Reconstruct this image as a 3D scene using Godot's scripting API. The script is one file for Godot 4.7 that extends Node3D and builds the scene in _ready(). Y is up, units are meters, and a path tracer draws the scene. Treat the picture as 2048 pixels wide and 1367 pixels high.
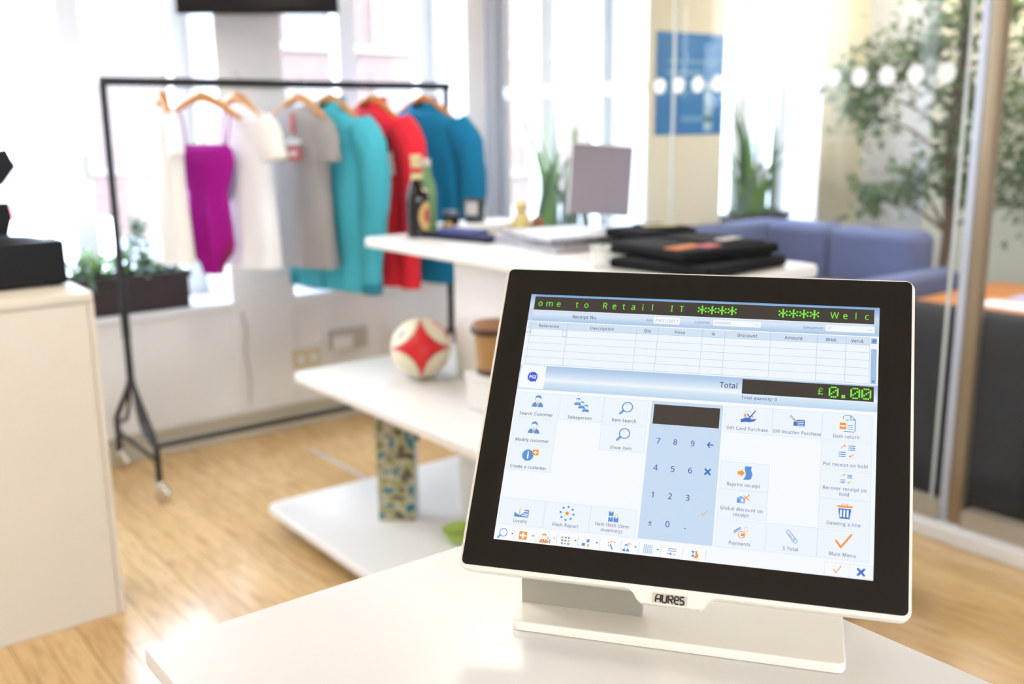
extends Node3D
# A shop floor with a touch-screen till in front, a tiered display table, a clothes rail and a glazed lounge behind.

var M := {}
var taken := {}
var rng := RandomNumberGenerator.new()

# ---------------------------------------------------------------- mesh helpers
func geo() -> Dictionary:
	return {"v": PackedVector3Array(), "t": PackedInt32Array()}

func add_geo(a: Dictionary, b: Dictionary, x := Transform3D()) -> Dictionary:
	var n: int = a.v.size()
	var vv: PackedVector3Array = a.v
	var tt: PackedInt32Array = a.t
	for p in b.v: vv.append(x * p)
	for i in b.t: tt.append(n + i)
	a.v = vv
	a.t = tt
	return a

func joined(list: Array) -> Dictionary:
	var g := geo()
	for e in list:
		add_geo(g, e[0], e[1] if e.size() > 1 else Transform3D())
	return g

func at(x: float, y: float, z: float, ry := 0.0, rx := 0.0, rz := 0.0) -> Transform3D:
	return Transform3D(Basis.from_euler(Vector3(rx, ry, rz)), Vector3(x, y, z))

# shared, indexed triangles -> mesh whose normals are smooth up to an angle; closed shapes are turned right side out
func mesh(g: Dictionary, angle := 38.0, closed := true, colors := PackedColorArray(), uvs := PackedVector2Array()) -> ArrayMesh:
	var v: PackedVector3Array = g.v
	var t: PackedInt32Array = g.t
	var vol := 0.0
	for i in range(0, t.size(), 3):
		vol += v[t[i]].dot(v[t[i + 1]].cross(v[t[i + 2]]))
	if closed and vol > 0.0:
		for i in range(0, t.size(), 3):
			var s := t[i]
			t[i] = t[i + 1]
			t[i + 1] = s
	var nf := t.size() / 3
	var fn := PackedVector3Array()
	fn.resize(nf)
	var around := []
	around.resize(v.size())
	for f in nf:
		var a := v[t[f * 3]]
		var n := (v[t[f * 3 + 2]] - a).cross(v[t[f * 3 + 1]] - a)
		fn[f] = n
		for k in 3:
			var i := t[f * 3 + k]
			if around[i] == null: around[i] = []
			around[i].append(f)
	var c := cos(deg_to_rad(angle))
	var ov := PackedVector3Array()
	var on := PackedVector3Array()
	var oc := PackedColorArray()
	var ou := PackedVector2Array()
	for f in nf:
		var me := fn[f].normalized()
		for k in 3:
			var i := t[f * 3 + k]
			var n := Vector3.ZERO
			for o in around[i]:
				if o == f or fn[o].normalized().dot(me) > c: n += fn[o]
			ov.append(v[i])
			on.append(n.normalized() if n.length_squared() > 0.0 else Vector3.UP)
			if colors.size(): oc.append(colors[i])
			if uvs.size(): ou.append(uvs[i])
	var arr := []
	arr.resize(Mesh.ARRAY_MAX)
	arr[Mesh.ARRAY_VERTEX] = ov
	arr[Mesh.ARRAY_NORMAL] = on
	if colors.size(): arr[Mesh.ARRAY_COLOR] = oc
	if uvs.size(): arr[Mesh.ARRAY_TEX_UV] = ou
	var m := ArrayMesh.new()
	m.add_surface_from_arrays(Mesh.PRIMITIVE_TRIANGLES, arr)
	return m

# box with rounded edges
func rbox(size: Vector3, r := 0.003, seg := 1) -> Dictionary:
	var h := size / 2.0
	r = minf(r, minf(h.x, minf(h.y, h.z)) * 0.98)
	var inner := h - Vector3(r, r, r)
	var axes := []
	for a in 3:
		var l := []
		for k in seg + 1: l.append(-inner[a] - r * tan(PI / 4.0 * (1.0 - float(k) / seg)))
		for k in seg + 1: l.append(inner[a] + r * tan(PI / 4.0 * (float(k) / seg)))
		axes.append(l)
	var g := geo()
	var seen := {}
	var v := PackedVector3Array()
	var t := PackedInt32Array()
	for a in 3:
		var b := (a + 1) % 3
		var c := (a + 2) % 3
		for s in [-1.0, 1.0]:
			var ids := []
			for p in axes[b]:
				for q in axes[c]:
					var w := Vector3.ZERO
					w[a] = s * h[a]
					w[b] = p
					w[c] = q
					var core := w.clamp(-inner, inner)
					w = core + (w - core).normalized() * r
					var key := Vector3i((w * 100000.0).round())
					if not seen.has(key):
						seen[key] = v.size()
						v.append(w)
					ids.append(seen[key])
			var n: int = axes[b].size()
			for i in n - 1:
				for j in n - 1:
					var q0: int = ids[i * n + j]
					var q1: int = ids[(i + 1) * n + j]
					var q2: int = ids[(i + 1) * n + j + 1]
					var q3: int = ids[i * n + j + 1]
					if s > 0: t.append_array(PackedInt32Array([q0, q1, q2, q0, q2, q3]))
					else: t.append_array(PackedInt32Array([q0, q2, q1, q0, q3, q2]))
	g.v = v
	g.t = t
	return g

func rb(x0: float, x1: float, y0: float, y1: float, z0: float, z1: float, r := 0.003, seg := 1) -> Array:
	return [rbox(Vector3(x1 - x0, y1 - y0, z1 - z0), r, seg), at((x0 + x1) / 2, (y0 + y1) / 2, (z0 + z1) / 2)]

# rings of points joined into a skin; every ring has the same count
func loft(rings: Array, caps := true, around := true) -> Dictionary:
	var g := geo()
	var v := PackedVector3Array()
	var t := PackedInt32Array()
	var n: int = rings[0].size()
	for r in rings: v.append_array(PackedVector3Array(r))
	for i in rings.size() - 1:
		for k in (n if around else n - 1):
			var k2 := (k + 1) % n
			t.append_array(PackedInt32Array([i * n + k, (i + 1) * n + k, (i + 1) * n + k2, i * n + k, (i + 1) * n + k2, i * n + k2]))
	if caps:
		for e in 2:
			var o: int = 0 if e == 0 else (rings.size() - 1) * n
			var mid := Vector3.ZERO
			for k in n: mid += v[o + k]
			var c := v.size()
			v.append(mid / n)
			for k in n:
				var k2 := (k + 1) % n
				if e == 0: t.append_array(PackedInt32Array([c, o + k, o + k2]))
				else: t.append_array(PackedInt32Array([c, o + k2, o + k]))
	g.v = v
	g.t = t
	return g

# turned shape: profile points are (radius, height)
func lathe(profile: Array, n := 28, a0 := 0.0, a1 := TAU) -> Dictionary:
	var full := a1 - a0 > TAU - 0.01
	var rings := []
	for p in profile:
		var ring := []
		for k in (n if full else n + 1):
			var a := a0 + (a1 - a0) * k / n
			ring.append(Vector3(cos(a) * p[0], p[1], sin(a) * p[0]))
		rings.append(ring)
	return loft(rings, full, full)

func tube(path: Array, radius, n := 10, caps := true) -> Dictionary:
	var rings := []
	var up := Vector3.UP
	for i in path.size():
		var d: Vector3 = (path[mini(i + 1, path.size() - 1)] - path[maxi(i - 1, 0)]).normalized()
		if absf(d.dot(up)) > 0.95: up = Vector3.RIGHT if absf(d.x) < 0.9 else Vector3.BACK
		var s := d.cross(up).normalized()
		up = s.cross(d).normalized()
		var r: float = radius[i] if radius is Array else radius
		var ring := []
		for k in n:
			var a := TAU * k / n
			ring.append(path[i] + (s * cos(a) + up * sin(a)) * r)
		rings.append(ring)
	return loft(rings, caps)

func smooth_path(pts: Array, steps := 6) -> Array:
	var out := []
	for i in pts.size() - 1:
		var p0: Vector3 = pts[maxi(i - 1, 0)]
		var p1: Vector3 = pts[i]
		var p2: Vector3 = pts[i + 1]
		var p3: Vector3 = pts[mini(i + 2, pts.size() - 1)]
		for k in steps: out.append(p1.cubic_interpolate(p2, p0, p3, float(k) / steps))
	out.append(pts[-1])
	return out

func rrect(w: float, d: float, r: float, seg := 8) -> PackedVector2Array:
	var p := PackedVector2Array()
	for q in 4:
		var c := Vector2((w / 2 - r) * [1, -1, -1, 1][q], (d / 2 - r) * [1, 1, -1, -1][q])
		for k in seg + 1:
			var a := PI / 2 * (q + float(k) / seg)
			p.append(c + Vector2(cos(a), sin(a)) * r)
	return p

# flat slab with rounded corners and softened rims; lies in x-z, top at y = 0
func slab(w: float, d: float, r: float, th: float, e := 0.004, seg := 8) -> Dictionary:
	var rings := []
	for s in [[e, 0.0], [e * 0.3, -e * 0.3], [0.0, -e], [0.0, -th + e], [e * 0.3, -th + e * 0.3], [e, -th]]:
		var ring := []
		for p in rrect(w - 2 * s[0], d - 2 * s[0], maxf(r - s[0], 0.0005), seg): ring.append(Vector3(p.x, s[1], p.y))
		rings.append(ring)
	return loft(rings)

# outline in x-y, thickness in z about 0
func prism(poly: PackedVector2Array, depth: float) -> Dictionary:
	var g := geo()
	var v := PackedVector3Array()
	var t := PackedInt32Array()
	var n := poly.size()
	for s in [-0.5, 0.5]:
		for p in poly: v.append(Vector3(p.x, p.y, s * depth))
	var tri := Geometry2D.triangulate_polygon(poly)
	for i in range(0, tri.size(), 3):
		t.append_array(PackedInt32Array([tri[i] + n, tri[i + 1] + n, tri[i + 2] + n, tri[i], tri[i + 2], tri[i + 1]]))
	var area := 0.0
	for i in n: area += poly[i].cross(poly[(i + 1) % n])
	# triangles given by triangulate_polygon wind like the outline
	var turn := 0.0
	if tri.size(): turn = (poly[tri[1]] - poly[tri[0]]).cross(poly[tri[2]] - poly[tri[0]])
	for i in n:
		var j := (i + 1) % n
		if area * turn > 0: t.append_array(PackedInt32Array([i, j, j + n, i, j + n, i + n]))
		else: t.append_array(PackedInt32Array([i, j + n, j, i, i + n, j + n]))
	g.v = v
	g.t = t
	return g

func ellipsoid(rx: float, ry: float, rz: float, n := 24, m := 14) -> Dictionary:
	var rings := []
	for i in range(0, m + 1):
		var a := PI * (0.015 + 0.97 * i / m)
		var ring := []
		for k in n:
			var b := TAU * k / n
			ring.append(Vector3(rx * sin(a) * cos(b), ry * cos(a), rz * sin(a) * sin(b)))
		rings.append(ring)
	return loft(rings)

# ---------------------------------------------------------------- scene helpers
func numbered(called: String) -> String:
	var n: int = taken.get(called, 0)
	taken[called] = n + 1
	return called if n == 0 else "%s_%03d" % [called, n]

func thing(called: String, label: String, category: String, where := Transform3D(), group := "") -> Node3D:
	var o := Node3D.new()
	o.name = numbered(called)
	o.transform = where
	add_child(o)
	o.set_meta("label", label)
	o.set_meta("category", category)
	if group != "": o.set_meta("group", group)
	return o

func part(parent: Node3D, called: String, m, mat: Material, where := Transform3D(), label := "") -> MeshInstance3D:
	var o := MeshInstance3D.new()
	o.name = called
	o.mesh = mesh(m) if m is Dictionary else m
	o.material_override = mat
	o.transform = where
	parent.add_child(o, true)
	if label != "": o.set_meta("label", label)
	return o

func box_part(parent: Node3D, called: String, x0, x1, y0, y1, z0, z1, mat: Material, r := 0.003, seg := 1) -> MeshInstance3D:
	var b := rb(x0, x1, y0, y1, z0, z1, r, seg)
	return part(parent, called, b[0], mat, b[1])

func single(called: String, label: String, category: String, m, mat: Material, where := Transform3D(), group := "") -> MeshInstance3D:
	var o := part(self, numbered(called), m, mat, where)
	o.set_meta("label", label)
	o.set_meta("category", category)
	if group != "": o.set_meta("group", group)
	return o

func structure(called: String, boxes: Array, mat: Material, label := "") -> MeshInstance3D:
	var g := geo()
	for b in boxes:
		var e := rb(b[0], b[1], b[2], b[3], b[4], b[5], 0.002)
		add_geo(g, e[0], e[1])
	var o := part(self, called, g, mat)
	o.set_meta("kind", "structure")
	if label != "": o.set_meta("label", label)
	return o

func paint(called: String, c: Color, rough := 0.6, metal := 0.0, spec := 0.5) -> StandardMaterial3D:
	var m := StandardMaterial3D.new()
	m.resource_name = called
	m.albedo_color = c
	m.roughness = rough
	m.metallic = metal
	m.metallic_specular = spec
	M[called] = m
	return m

func noise_tex(seed_: int, freq: float, ramp: Array, size := 256, octaves := 4, kind := FastNoiseLite.TYPE_SIMPLEX_SMOOTH) -> NoiseTexture2D:
	var n := FastNoiseLite.new()
	n.seed = seed_
	n.frequency = freq
	n.noise_type = kind
	n.fractal_octaves = octaves
	var g := Gradient.new()
	g.offsets = PackedFloat32Array()
	g.colors = PackedColorArray()
	var offs := PackedFloat32Array()
	var cols := PackedColorArray()
	for e in ramp:
		offs.append(e[0])
		cols.append(e[1])
	g.offsets = offs
	g.colors = cols
	var t := NoiseTexture2D.new()
	t.width = size
	t.height = size
	t.seamless = true
	t.noise = n
	t.color_ramp = g
	return t

func cloth(called: String, c: Color, sheen := 0.3) -> StandardMaterial3D:
	var m := paint(called, c, 0.85, 0.0, 0.35)
	m.rim_enabled = true
	m.rim = sheen
	m.rim_tint = 0.6
	return m

func triplanar(m: StandardMaterial3D, tex: Texture2D, scale: Vector3, world := true) -> void:
	m.albedo_texture = tex
	m.uv1_triplanar = true
	m.uv1_world_triplanar = world
	m.uv1_scale = scale

# ---------------------------------------------------------------- build
func _ready() -> void:
	rng.seed = 7
	set_camera_and_light()
	make_materials()
	build_shell()
	build_windows()
	build_partition()
	build_counter()
	build_till()
	build_display_table()
	build_cabinet()
	build_rail()
	build_garments()
	build_table_goods()
	build_window_things()
	build_lounge()
	build_outside()
	print("nodes ", get_child_count())

func set_camera_and_light() -> void:
	var cam := Camera3D.new()
	cam.name = "camera"
	var yaw := deg_to_rad(37.817)
	var pitch := deg_to_rad(12.46)
	var roll := deg_to_rad(0.5755)
	var view := Basis(Vector3.BACK, roll) * Basis(Vector3.RIGHT, pitch) * Basis(Vector3.UP, yaw)
	cam.transform = Transform3D(view.inverse(), Vector3(0, 1.45, 0))
	cam.fov = rad_to_deg(2.0 * atan(683.5 / 1991.0))
	cam.near = 0.05
	cam.far = 400.0
	var att := CameraAttributesPhysical.new()
	att.frustum_focal_length = 35.0
	att.frustum_focus_distance = 0.845
	att.exposure_aperture = 4.5
	att.frustum_near = 0.05
	att.frustum_far = 400.0
	cam.attributes = att
	add_child(cam)
	cam.current = true
	var env := Environment.new()
	env.background_mode = Environment.BG_SKY
	var sky := Sky.new()
	var sm := ProceduralSkyMaterial.new()
	sm.sky_top_color = Color(0.84, 0.91, 1.0)
	sm.sky_horizon_color = Color(0.92, 0.955, 1.0)
	sm.ground_bottom_color = Color(0.62, 0.62, 0.62)
	sm.ground_horizon_color = Color(0.8, 0.8, 0.8)
	sm.sky_energy_multiplier = 1.0
	sm.ground_energy_multiplier = 1.0
	sky.sky_material = sm
	env.sky = sky
	env.background_energy_multiplier = 15.0
	env.tonemap_mode = Environment.TONE_MAPPER_LINEAR
	env.tonemap_exposure = 1.45
	env.sdfgi_enabled = true
	env.ssao_enabled = true
	env.ssil_enabled = true
	var we := WorldEnvironment.new()
	we.name = "environment"
	we.environment = env
	add_child(we)
	# the shop's warm ceiling panels: each is a glowing diffuser and a light of its size
	paint("diffuser", Color(0.95, 0.93, 0.9), 0.6)
	M.diffuser.emission_enabled = true
	M.diffuser.emission = Color(1.0, 0.92, 0.8)
	M.diffuser.emission_energy_multiplier = 1.5
	paint("lamp_frame", Color(0.85, 0.85, 0.85), 0.5)
	var spots := [
		[0.2, -2.3, 1.45, "ceiling light panel above the cream cabinet"],
		[-1.9, -2.4, 1.45, "ceiling light panel on the left beyond the cream cabinet"],
		[-2.3, 1.3, 1.2, "ceiling light panel in the rear left of the shop"],
		[2.3, -2.9, 1.4, "ceiling light panel nearest the clothes rail"],
		[-0.5, 2.0, 1.1, "ceiling light panel in the middle behind the camera"],
		[5.95, -3.0, 4.6, "added unseen ceiling light panel in the lounge near its windows"],  # both lounge panels are added out of view to brighten its walls
		[4.9, -0.6, 3.0, "added unseen ceiling light panel in the lounge further from its windows"],
	]
	for s in spots:
		var t := thing("ceiling_light", s[3], "ceiling light", at(s[0], 2.98, s[1]), "square ceiling light panels")
		part(t, "frame", joined([[rbox(Vector3(0.62, 0.03, 0.03)), at(0, 0, 0.3)], [rbox(Vector3(0.62, 0.03, 0.03)), at(0, 0, -0.3)], [rbox(Vector3(0.03, 0.03, 0.57)), at(0.3, 0, 0)], [rbox(Vector3(0.03, 0.03, 0.57)), at(-0.3, 0, 0)]]), M.lamp_frame)
		part(t, "diffuser", rbox(Vector3(0.57, 0.012, 0.57)), M.diffuser)
		var l := AreaLight3D.new()
		l.name = "panel_light"
		l.area_size = Vector2(0.56, 0.56)
		l.light_color = Color(1.0, 0.975, 0.92)
		l.light_energy = s[2]
		l.area_range = 14.0
		l.area_attenuation = 2.0
		l.shadow_enabled = true
		l.transform = Transform3D(Basis(Vector3.RIGHT, -PI / 2), Vector3(0, -0.02, 0))
		t.add_child(l)

func make_materials() -> void:
	paint("wall_paint", Color(0.88, 0.875, 0.875), 0.8, 0.0, 0.3)
	paint("lounge_paint", Color(0.85, 0.815, 0.715), 0.8, 0.0, 0.3)
	paint("ceiling_paint", Color(0.88, 0.87, 0.85), 0.9, 0.0, 0.2)
	paint("window_white", Color(0.88, 0.89, 0.9), 0.4)
	paint("laminate", Color(0.90, 0.885, 0.86), 0.28)
	paint("laminate_edge", Color(0.82, 0.80, 0.77), 0.35)
	paint("cream_panel", Color(0.88, 0.84, 0.77), 0.5, 0.0, 0.35)
	paint("skirting", Color(0.72, 0.69, 0.62), 0.5)
	paint("aluminium", Color(0.74, 0.755, 0.80), 0.4, 0.35)
	paint("bronze", Color(0.62, 0.55, 0.45), 0.38, 0.75)
	paint("pale_rail", Color(0.68, 0.63, 0.55), 0.45, 0.2)
	paint("black_steel", Color(0.07, 0.075, 0.085), 0.38)
	paint("black_plastic", Color(0.05, 0.05, 0.052), 0.55, 0.0, 0.35)
	paint("chrome", Color(0.8, 0.79, 0.76), 0.22, 0.9)
	paint("rubber", Color(0.12, 0.12, 0.12), 0.7)
	paint("hanger_wood", Color(0.78, 0.54, 0.27), 0.4)
	paint("till_white", Color(0.91, 0.88, 0.82), 0.35)
	paint("till_grey", Color(0.61, 0.58, 0.515), 0.45, 0.2)
	paint("till_glass", Color(0.03, 0.027, 0.025), 0.16)
	paint("ink", Color(0.02, 0.02, 0.02), 0.5)
	paint("subfloor", Color(0.36, 0.25, 0.14), 0.8)
	paint("lounge_carpet", Color(0.15, 0.145, 0.15), 0.95)
	var g := paint("glass", Color(0.96, 0.98, 0.97, 0.015), 0.02, 0.0, 0.2)
	g.transparency = BaseMaterial3D.TRANSPARENCY_ALPHA
	var g2 := paint("window_glass", Color(0.97, 0.98, 1.0, 0.03), 0.02)
	g2.transparency = BaseMaterial3D.TRANSPARENCY_ALPHA
	paint("dot_film", Color(0.88, 0.89, 0.88), 0.7)
	paint("streak_and_rim", Color(0.8, 0.82, 0.8), 0.5)  # pale colour for the painted glass streaks and the tumbler rim
	# beech boards: five tones sharing one long grain
	var grain := noise_tex(3, 0.02, [[0.0, Color(0.80, 0.78, 0.74)], [0.45, Color(0.97, 0.96, 0.94)], [0.7, Color(1, 1, 1)], [1.0, Color(0.86, 0.83, 0.78)]], 256, 4)
	var tones := [Color(0.84, 0.70, 0.49), Color(0.82, 0.675, 0.465), Color(0.85, 0.715, 0.505), Color(0.83, 0.69, 0.48), Color(0.81, 0.66, 0.45)]
	for i in 5:
		var m := paint("board_%d" % i, tones[i], 0.2, 0.0, 0.68)
		triplanar(m, grain, Vector3(9.0, 9.0, 0.7))
		m.uv1_offset = Vector3(0.13 * i, 0.0, 0.31 * i)
	cloth("magenta", Color(0.60, 0.05, 0.50))
	cloth("cotton_white", Color(0.91, 0.905, 0.915))
	cloth("cotton_cream", Color(0.90, 0.885, 0.86))
	cloth("cotton_grey", Color(0.60, 0.58, 0.57))
	cloth("teal", Color(0.28, 0.68, 0.75))
	cloth("teal_dark", Color(0.18, 0.50, 0.58))
	cloth("cherry", Color(0.86, 0.16, 0.22))
	cloth("ocean", Color(0.06, 0.44, 0.60))
	cloth("ocean_dark", Color(0.06, 0.20, 0.34))
	cloth("navy", Color(0.10, 0.12, 0.24))
	cloth("black_cotton", Color(0.05, 0.05, 0.052), 0.15)
	cloth("sofa_blue", Color(0.37, 0.40, 0.54))
	cloth("sofa_shaded", Color(0.075, 0.08, 0.10), 0.1)  # shade on the unlit back is put into the fabric colour
	paint("print_lilac", Color(0.66, 0.64, 0.74), 0.7)
	paint("print_red", Color(0.72, 0.22, 0.20), 0.7)
	paint("print_orange", Color(0.80, 0.45, 0.20), 0.7)
	paint("print_pink", Color(0.75, 0.38, 0.42), 0.7)
	paint("print_pale", Color(0.78, 0.76, 0.74), 0.7)
	paint("planter_brown", Color(0.16, 0.12, 0.12), 0.55)
	paint("soil", Color(0.14, 0.10, 0.07), 0.95)
	for e in [["leaf_bright", Color(0.36, 0.55, 0.16)], ["leaf_deep", Color(0.13, 0.27, 0.12)], ["leaf_grey", Color(0.34, 0.44, 0.34)], ["leaf_ficus", Color(0.33, 0.43, 0.22)]]:
		var m := paint(e[0], e[1], 0.5)
		m.backlight_enabled = true
		m.backlight = Color(0.35, 0.4, 0.3)
	paint("bark", Color(0.42, 0.31, 0.22), 0.85)
	paint("table_wood", Color(0.74, 0.46, 0.20), 0.4)
	paint("paper", Color(0.88, 0.88, 0.88), 0.6)
	paint("stone_pot", Color(0.45, 0.48, 0.52), 0.6)

func build_shell() -> void:
	# floor: a slab, beech boards near the camera's view, joined boards beyond
	var fl := structure("floor", [[-3.6, 3.33, -0.2, -0.022, -4.36, 3.6]], M.subfloor)
	var lf := structure("floor_lounge", [[3.33, 6.71, -0.2, 0.0, -4.36, 3.6]], M.lounge_carpet)
	lf.name = "floor_001"
	var wboard := 0.09
	var rest := geo()
	var lens := [1.6, 1.25, 1.9, 1.45]
	var plank := {}
	for i in 4: plank[i] = mesh(rbox(Vector3(wboard - 0.0016, 0.022, lens[i] - 0.002), 0.0012))
	var row := 0
	var x := -3.6
	while x < 3.16:
		var z := -4.36 - rng.randf() * 1.4
		while z < 3.6:
			var li := rng.randi() % 4
			var z1: float = z + lens[li]
			var cx := x + wboard / 2
			var cz: float = (z + z1) / 2
			if cx > 0.0 and z1 < 0.9 and z1 > -4.3 and (z > -4.36 or z1 > -4.2):
				var tone := rng.randi() % 5
				if z < -4.36:
					box_part(fl, "plank", x + 0.0008, x + wboard - 0.0008, -0.022, 0.0, -4.36, z1 - 0.001, M["board_%d" % tone], 0.0012)
				else:
					part(fl, "plank", plank[li], M["board_%d" % tone], at(cx, -0.011, cz))
			elif z1 > -4.36:
				var e := rb(x + 0.0008, x + wboard - 0.0008, -0.022, 0.0, maxf(z, -4.36), minf(z1, 3.6) - 0.002, 0.0012)
				add_geo(rest, e[0], e[1])
			z = z1
		x += wboard
		row += 1
	var o := part(fl, "planks_beyond", rest, M.board_1)
	o.set_meta("kind", "stuff")
	structure("ceiling", [[-3.8, 6.9, 3.0, 3.2, -4.9, 3.8]], M.ceiling_paint)
	structure("wall_left", [[-3.8, -3.6, -0.2, 3.0, -4.9, 3.8]], M.wall_paint)
	# unseen wall behind the camera; its three wide windows are added as fill light
	var front := [[-3.6, 6.71, -0.2, 1.2, 3.6, 3.8], [-3.6, 6.71, 2.1, 3.0, 3.6, 3.8]]
	for s in [[-3.6, -3.45], [-1.35, -1.25], [0.85, 0.95], [3.05, 6.71]]: front.append([s[0], s[1], 1.2, 2.1, 3.6, 3.8])
	structure("wall_front", front, M.wall_paint)
	# window wall: openings 1.04 m wide, reveals 0.4 m deep
	var sill := 0.655
	var head := 2.82
	var shop := [[-3.6, -1.93, 0, 3.0], [-0.89, -0.61, 0, 3.0], [0.43, 0.72, 0, 3.0], [1.763, 2.07, 0, 3.0], [3.108, 3.25, 0, 3.0]]
	var boxes := []
	for s in shop: boxes.append([s[0], s[1], -0.2, 3.0, -4.78, -4.36])
	for s in [[-1.93, -0.89], [-0.61, 0.43], [0.72, 1.763], [2.07, 3.108]]:
		boxes.append([s[0], s[1], -0.2, sill - 0.03, -4.78, -4.36])
		boxes.append([s[0], s[1], head, 3.0, -4.78, -4.36])
	structure("wall_back", boxes, M.wall_paint)
	var lb := []
	for s in [[3.25, 3.39], [4.436, 5.13], [6.18, 6.9]]: lb.append([s[0], s[1], -0.2, 3.0, -4.78, -4.36])
	for s in [[3.39, 4.436], [5.13, 6.18]]:
		lb.append([s[0], s[1], -0.2, sill - 0.03, -4.78, -4.36])
		lb.append([s[0], s[1], head, 3.0, -4.78, -4.36])
	structure("wall_lounge", lb, M.lounge_paint)
	structure("wall_right", [[6.71, 6.9, -0.2, 3.0, -4.36, 3.8]], M.wall_paint)
	structure("trim_1", [[6.60, 6.71, 0.0, 3.0, -3.78, -2.4]], M.lounge_paint)
	# skirting with a shadow groove, and the panel joints below the sills
	structure("baseboard_back", [[-3.6, 3.2, 0.0, 0.085, -4.36, -4.340], [-3.6, 3.2, 0.089, 0.118, -4.36, -4.348]], M.skirting)
	structure("baseboard_lounge", [[3.35, 6.71, 0.0, 0.11, -4.36, -4.342]], M.skirting)
	structure("trim_2", [[1.745, 1.781, 0.12, 0.62, -4.36, -4.352]], M.wall_paint)
	structure("trim_3", [[2.02, 2.055, 0.12, 0.62, -4.36, -4.352]], M.wall_paint)

func build_windows() -> void:
	var opens := [[0.72, 1.763], [2.07, 3.108], [3.39, 4.436], [5.13, 6.18], [-0.61, 0.43], [-1.93, -0.89]]
	var frame_mesh := {}
	for i in opens.size():
		var a: float = opens[i][0]
		var b: float = opens[i][1]
		var w := Node3D.new()
		w.name = "window_%d" % (i + 1)
		w.set_meta("kind", "structure")
		w.position = Vector3((a + b) / 2, 0.655, -4.72)
		add_child(w)
		var hw := (b - a) / 2
		var h := 2.165
		part(w, "frame", joined([rb(-hw, -hw + 0.08, 0, h, -0.04, 0.03), rb(hw - 0.08, hw, 0, h, -0.04, 0.03), rb(-hw + 0.08, hw - 0.08, 0, 0.09, -0.04, 0.03), rb(-hw + 0.08, hw - 0.08, h - 0.08, h, -0.04, 0.03)]), M.window_white)
		for s in [-1.0, 1.0]: box_part(w, "reveal_lining", s * hw - 0.004, s * hw + 0.004, 0.0, h, 0.03, 0.355, M.window_white, 0.001)
		box_part(w, "mullion", -0.05, 0.05, 0.09, h - 0.08, -0.045, 0.035, M.window_white)
		for s in [-1, 1]:
			var x0: float = 0.05 if s > 0 else -hw + 0.08
			var x1: float = hw - 0.08 if s > 0 else -0.05
			var p := box_part(w, "pane", x0, x1, 0.09, h - 0.08, -0.012, -0.006, M.window_glass, 0.001)
			p.name = "pane"
		if i == 0:
			part(w, "handle", joined([[rbox(Vector3(0.02, 0.10, 0.02)), at(0.035, 0.62, 0.05)], [rbox(Vector3(0.018, 0.018, 0.05)), at(0.035, 0.66, 0.045)]]), M.chrome)
		box_part(w, "sill", -hw, hw, -0.03, 0.0, -0.04, 0.385, M.window_white, 0.006)
	for i in 3:  # added unseen windows behind the camera, sized to brighten the front-facing surfaces
		var w := Node3D.new()
		w.name = "window_%d" % (i + 7)
		w.set_meta("kind", "structure")
		w.position = Vector3([-2.4, -0.2, 2.0][i], 1.2, 3.7)
		add_child(w)
		part(w, "frame", joined([rb(-1.05, -1.0, 0, 0.9, -0.03, 0.03), rb(1.0, 1.05, 0, 0.9, -0.03, 0.03), rb(-1.0, 1.0, 0, 0.06, -0.03, 0.03), rb(-1.0, 1.0, 0.84, 0.9, -0.03, 0.03)]), M.aluminium)
		box_part(w, "pane", -1.0, 1.0, 0.06, 0.84, -0.004, 0.004, M.window_glass, 0.001)

func build_partition() -> void:
	var t := thing("glass_partition", "frameless glass partition with a row of white dots closing off the lounge", "partition", at(3.25, 0, 0))
	box_part(t, "threshold", -0.082, 0.08, 0.0, 0.055, -4.335, 3.6, M.laminate, 0.006)
	box_part(t, "bottom_rail", -0.035, 0.035, 0.055, 0.118, -4.30, -1.70, M.pale_rail, 0.004)
	box_part(t, "bottom_rail", -0.035, 0.035, 0.055, 0.118, -1.615, 1.2, M.pale_rail, 0.004)
	box_part(t, "head_rail", -0.04, 0.04, 2.9, 3.0, -4.36, 3.6, M.aluminium, 0.004)
	part(t, "wall_post", joined([rb(-0.025, 0.03, 0.055, 2.9, -4.36, -4.315), rb(0.035, 0.075, 0.055, 2.9, -4.36, -4.29)]), M.aluminium)
	part(t, "door_stile", joined([rb(-0.018, 0.012, 0.055, 2.9, -1.702, -1.672)]), M.aluminium)
	part(t, "door_post", joined([rb(-0.022, 0.018, 0.055, 2.9, -1.668, -1.622, 0.006)]), M.bronze)
	for z in [[-4.315, -3.045], [-3.035, -1.745], [-1.737, -1.702], [-1.622, -0.4], [-0.39, 1.2]]:
		box_part(t, "pane", -0.005, 0.005, 0.118, 2.9, z[0], z[1], M.glass, 0.001)
	for z in [-3.04, -1.741]:  # pale strips at the pane joints paint the window reflections seen as streaks
		box_part(t, "joint_streak", -0.006, 0.006, 0.118, 2.9, z - 0.004, z + 0.004, M.streak_and_rim, 0.001)
	var dot := mesh(lathe([[0.0005, 0.0012], [0.033, 0.0012], [0.034, 0.0006], [0.034, 0.0], [0.0005, 0.0]], 24))
	var z := -4.204
	while z < -1.75:
		part(t, "dot", dot, M.dot_film, at(-0.0052, 1.593, z, 0, 0, PI / 2))
		z += 0.1087
	for k in 11:
		part(t, "dot", dot, M.dot_film, at(-0.0052, 1.593, -1.53 + 0.1087 * k, 0, 0, PI / 2))

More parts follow.
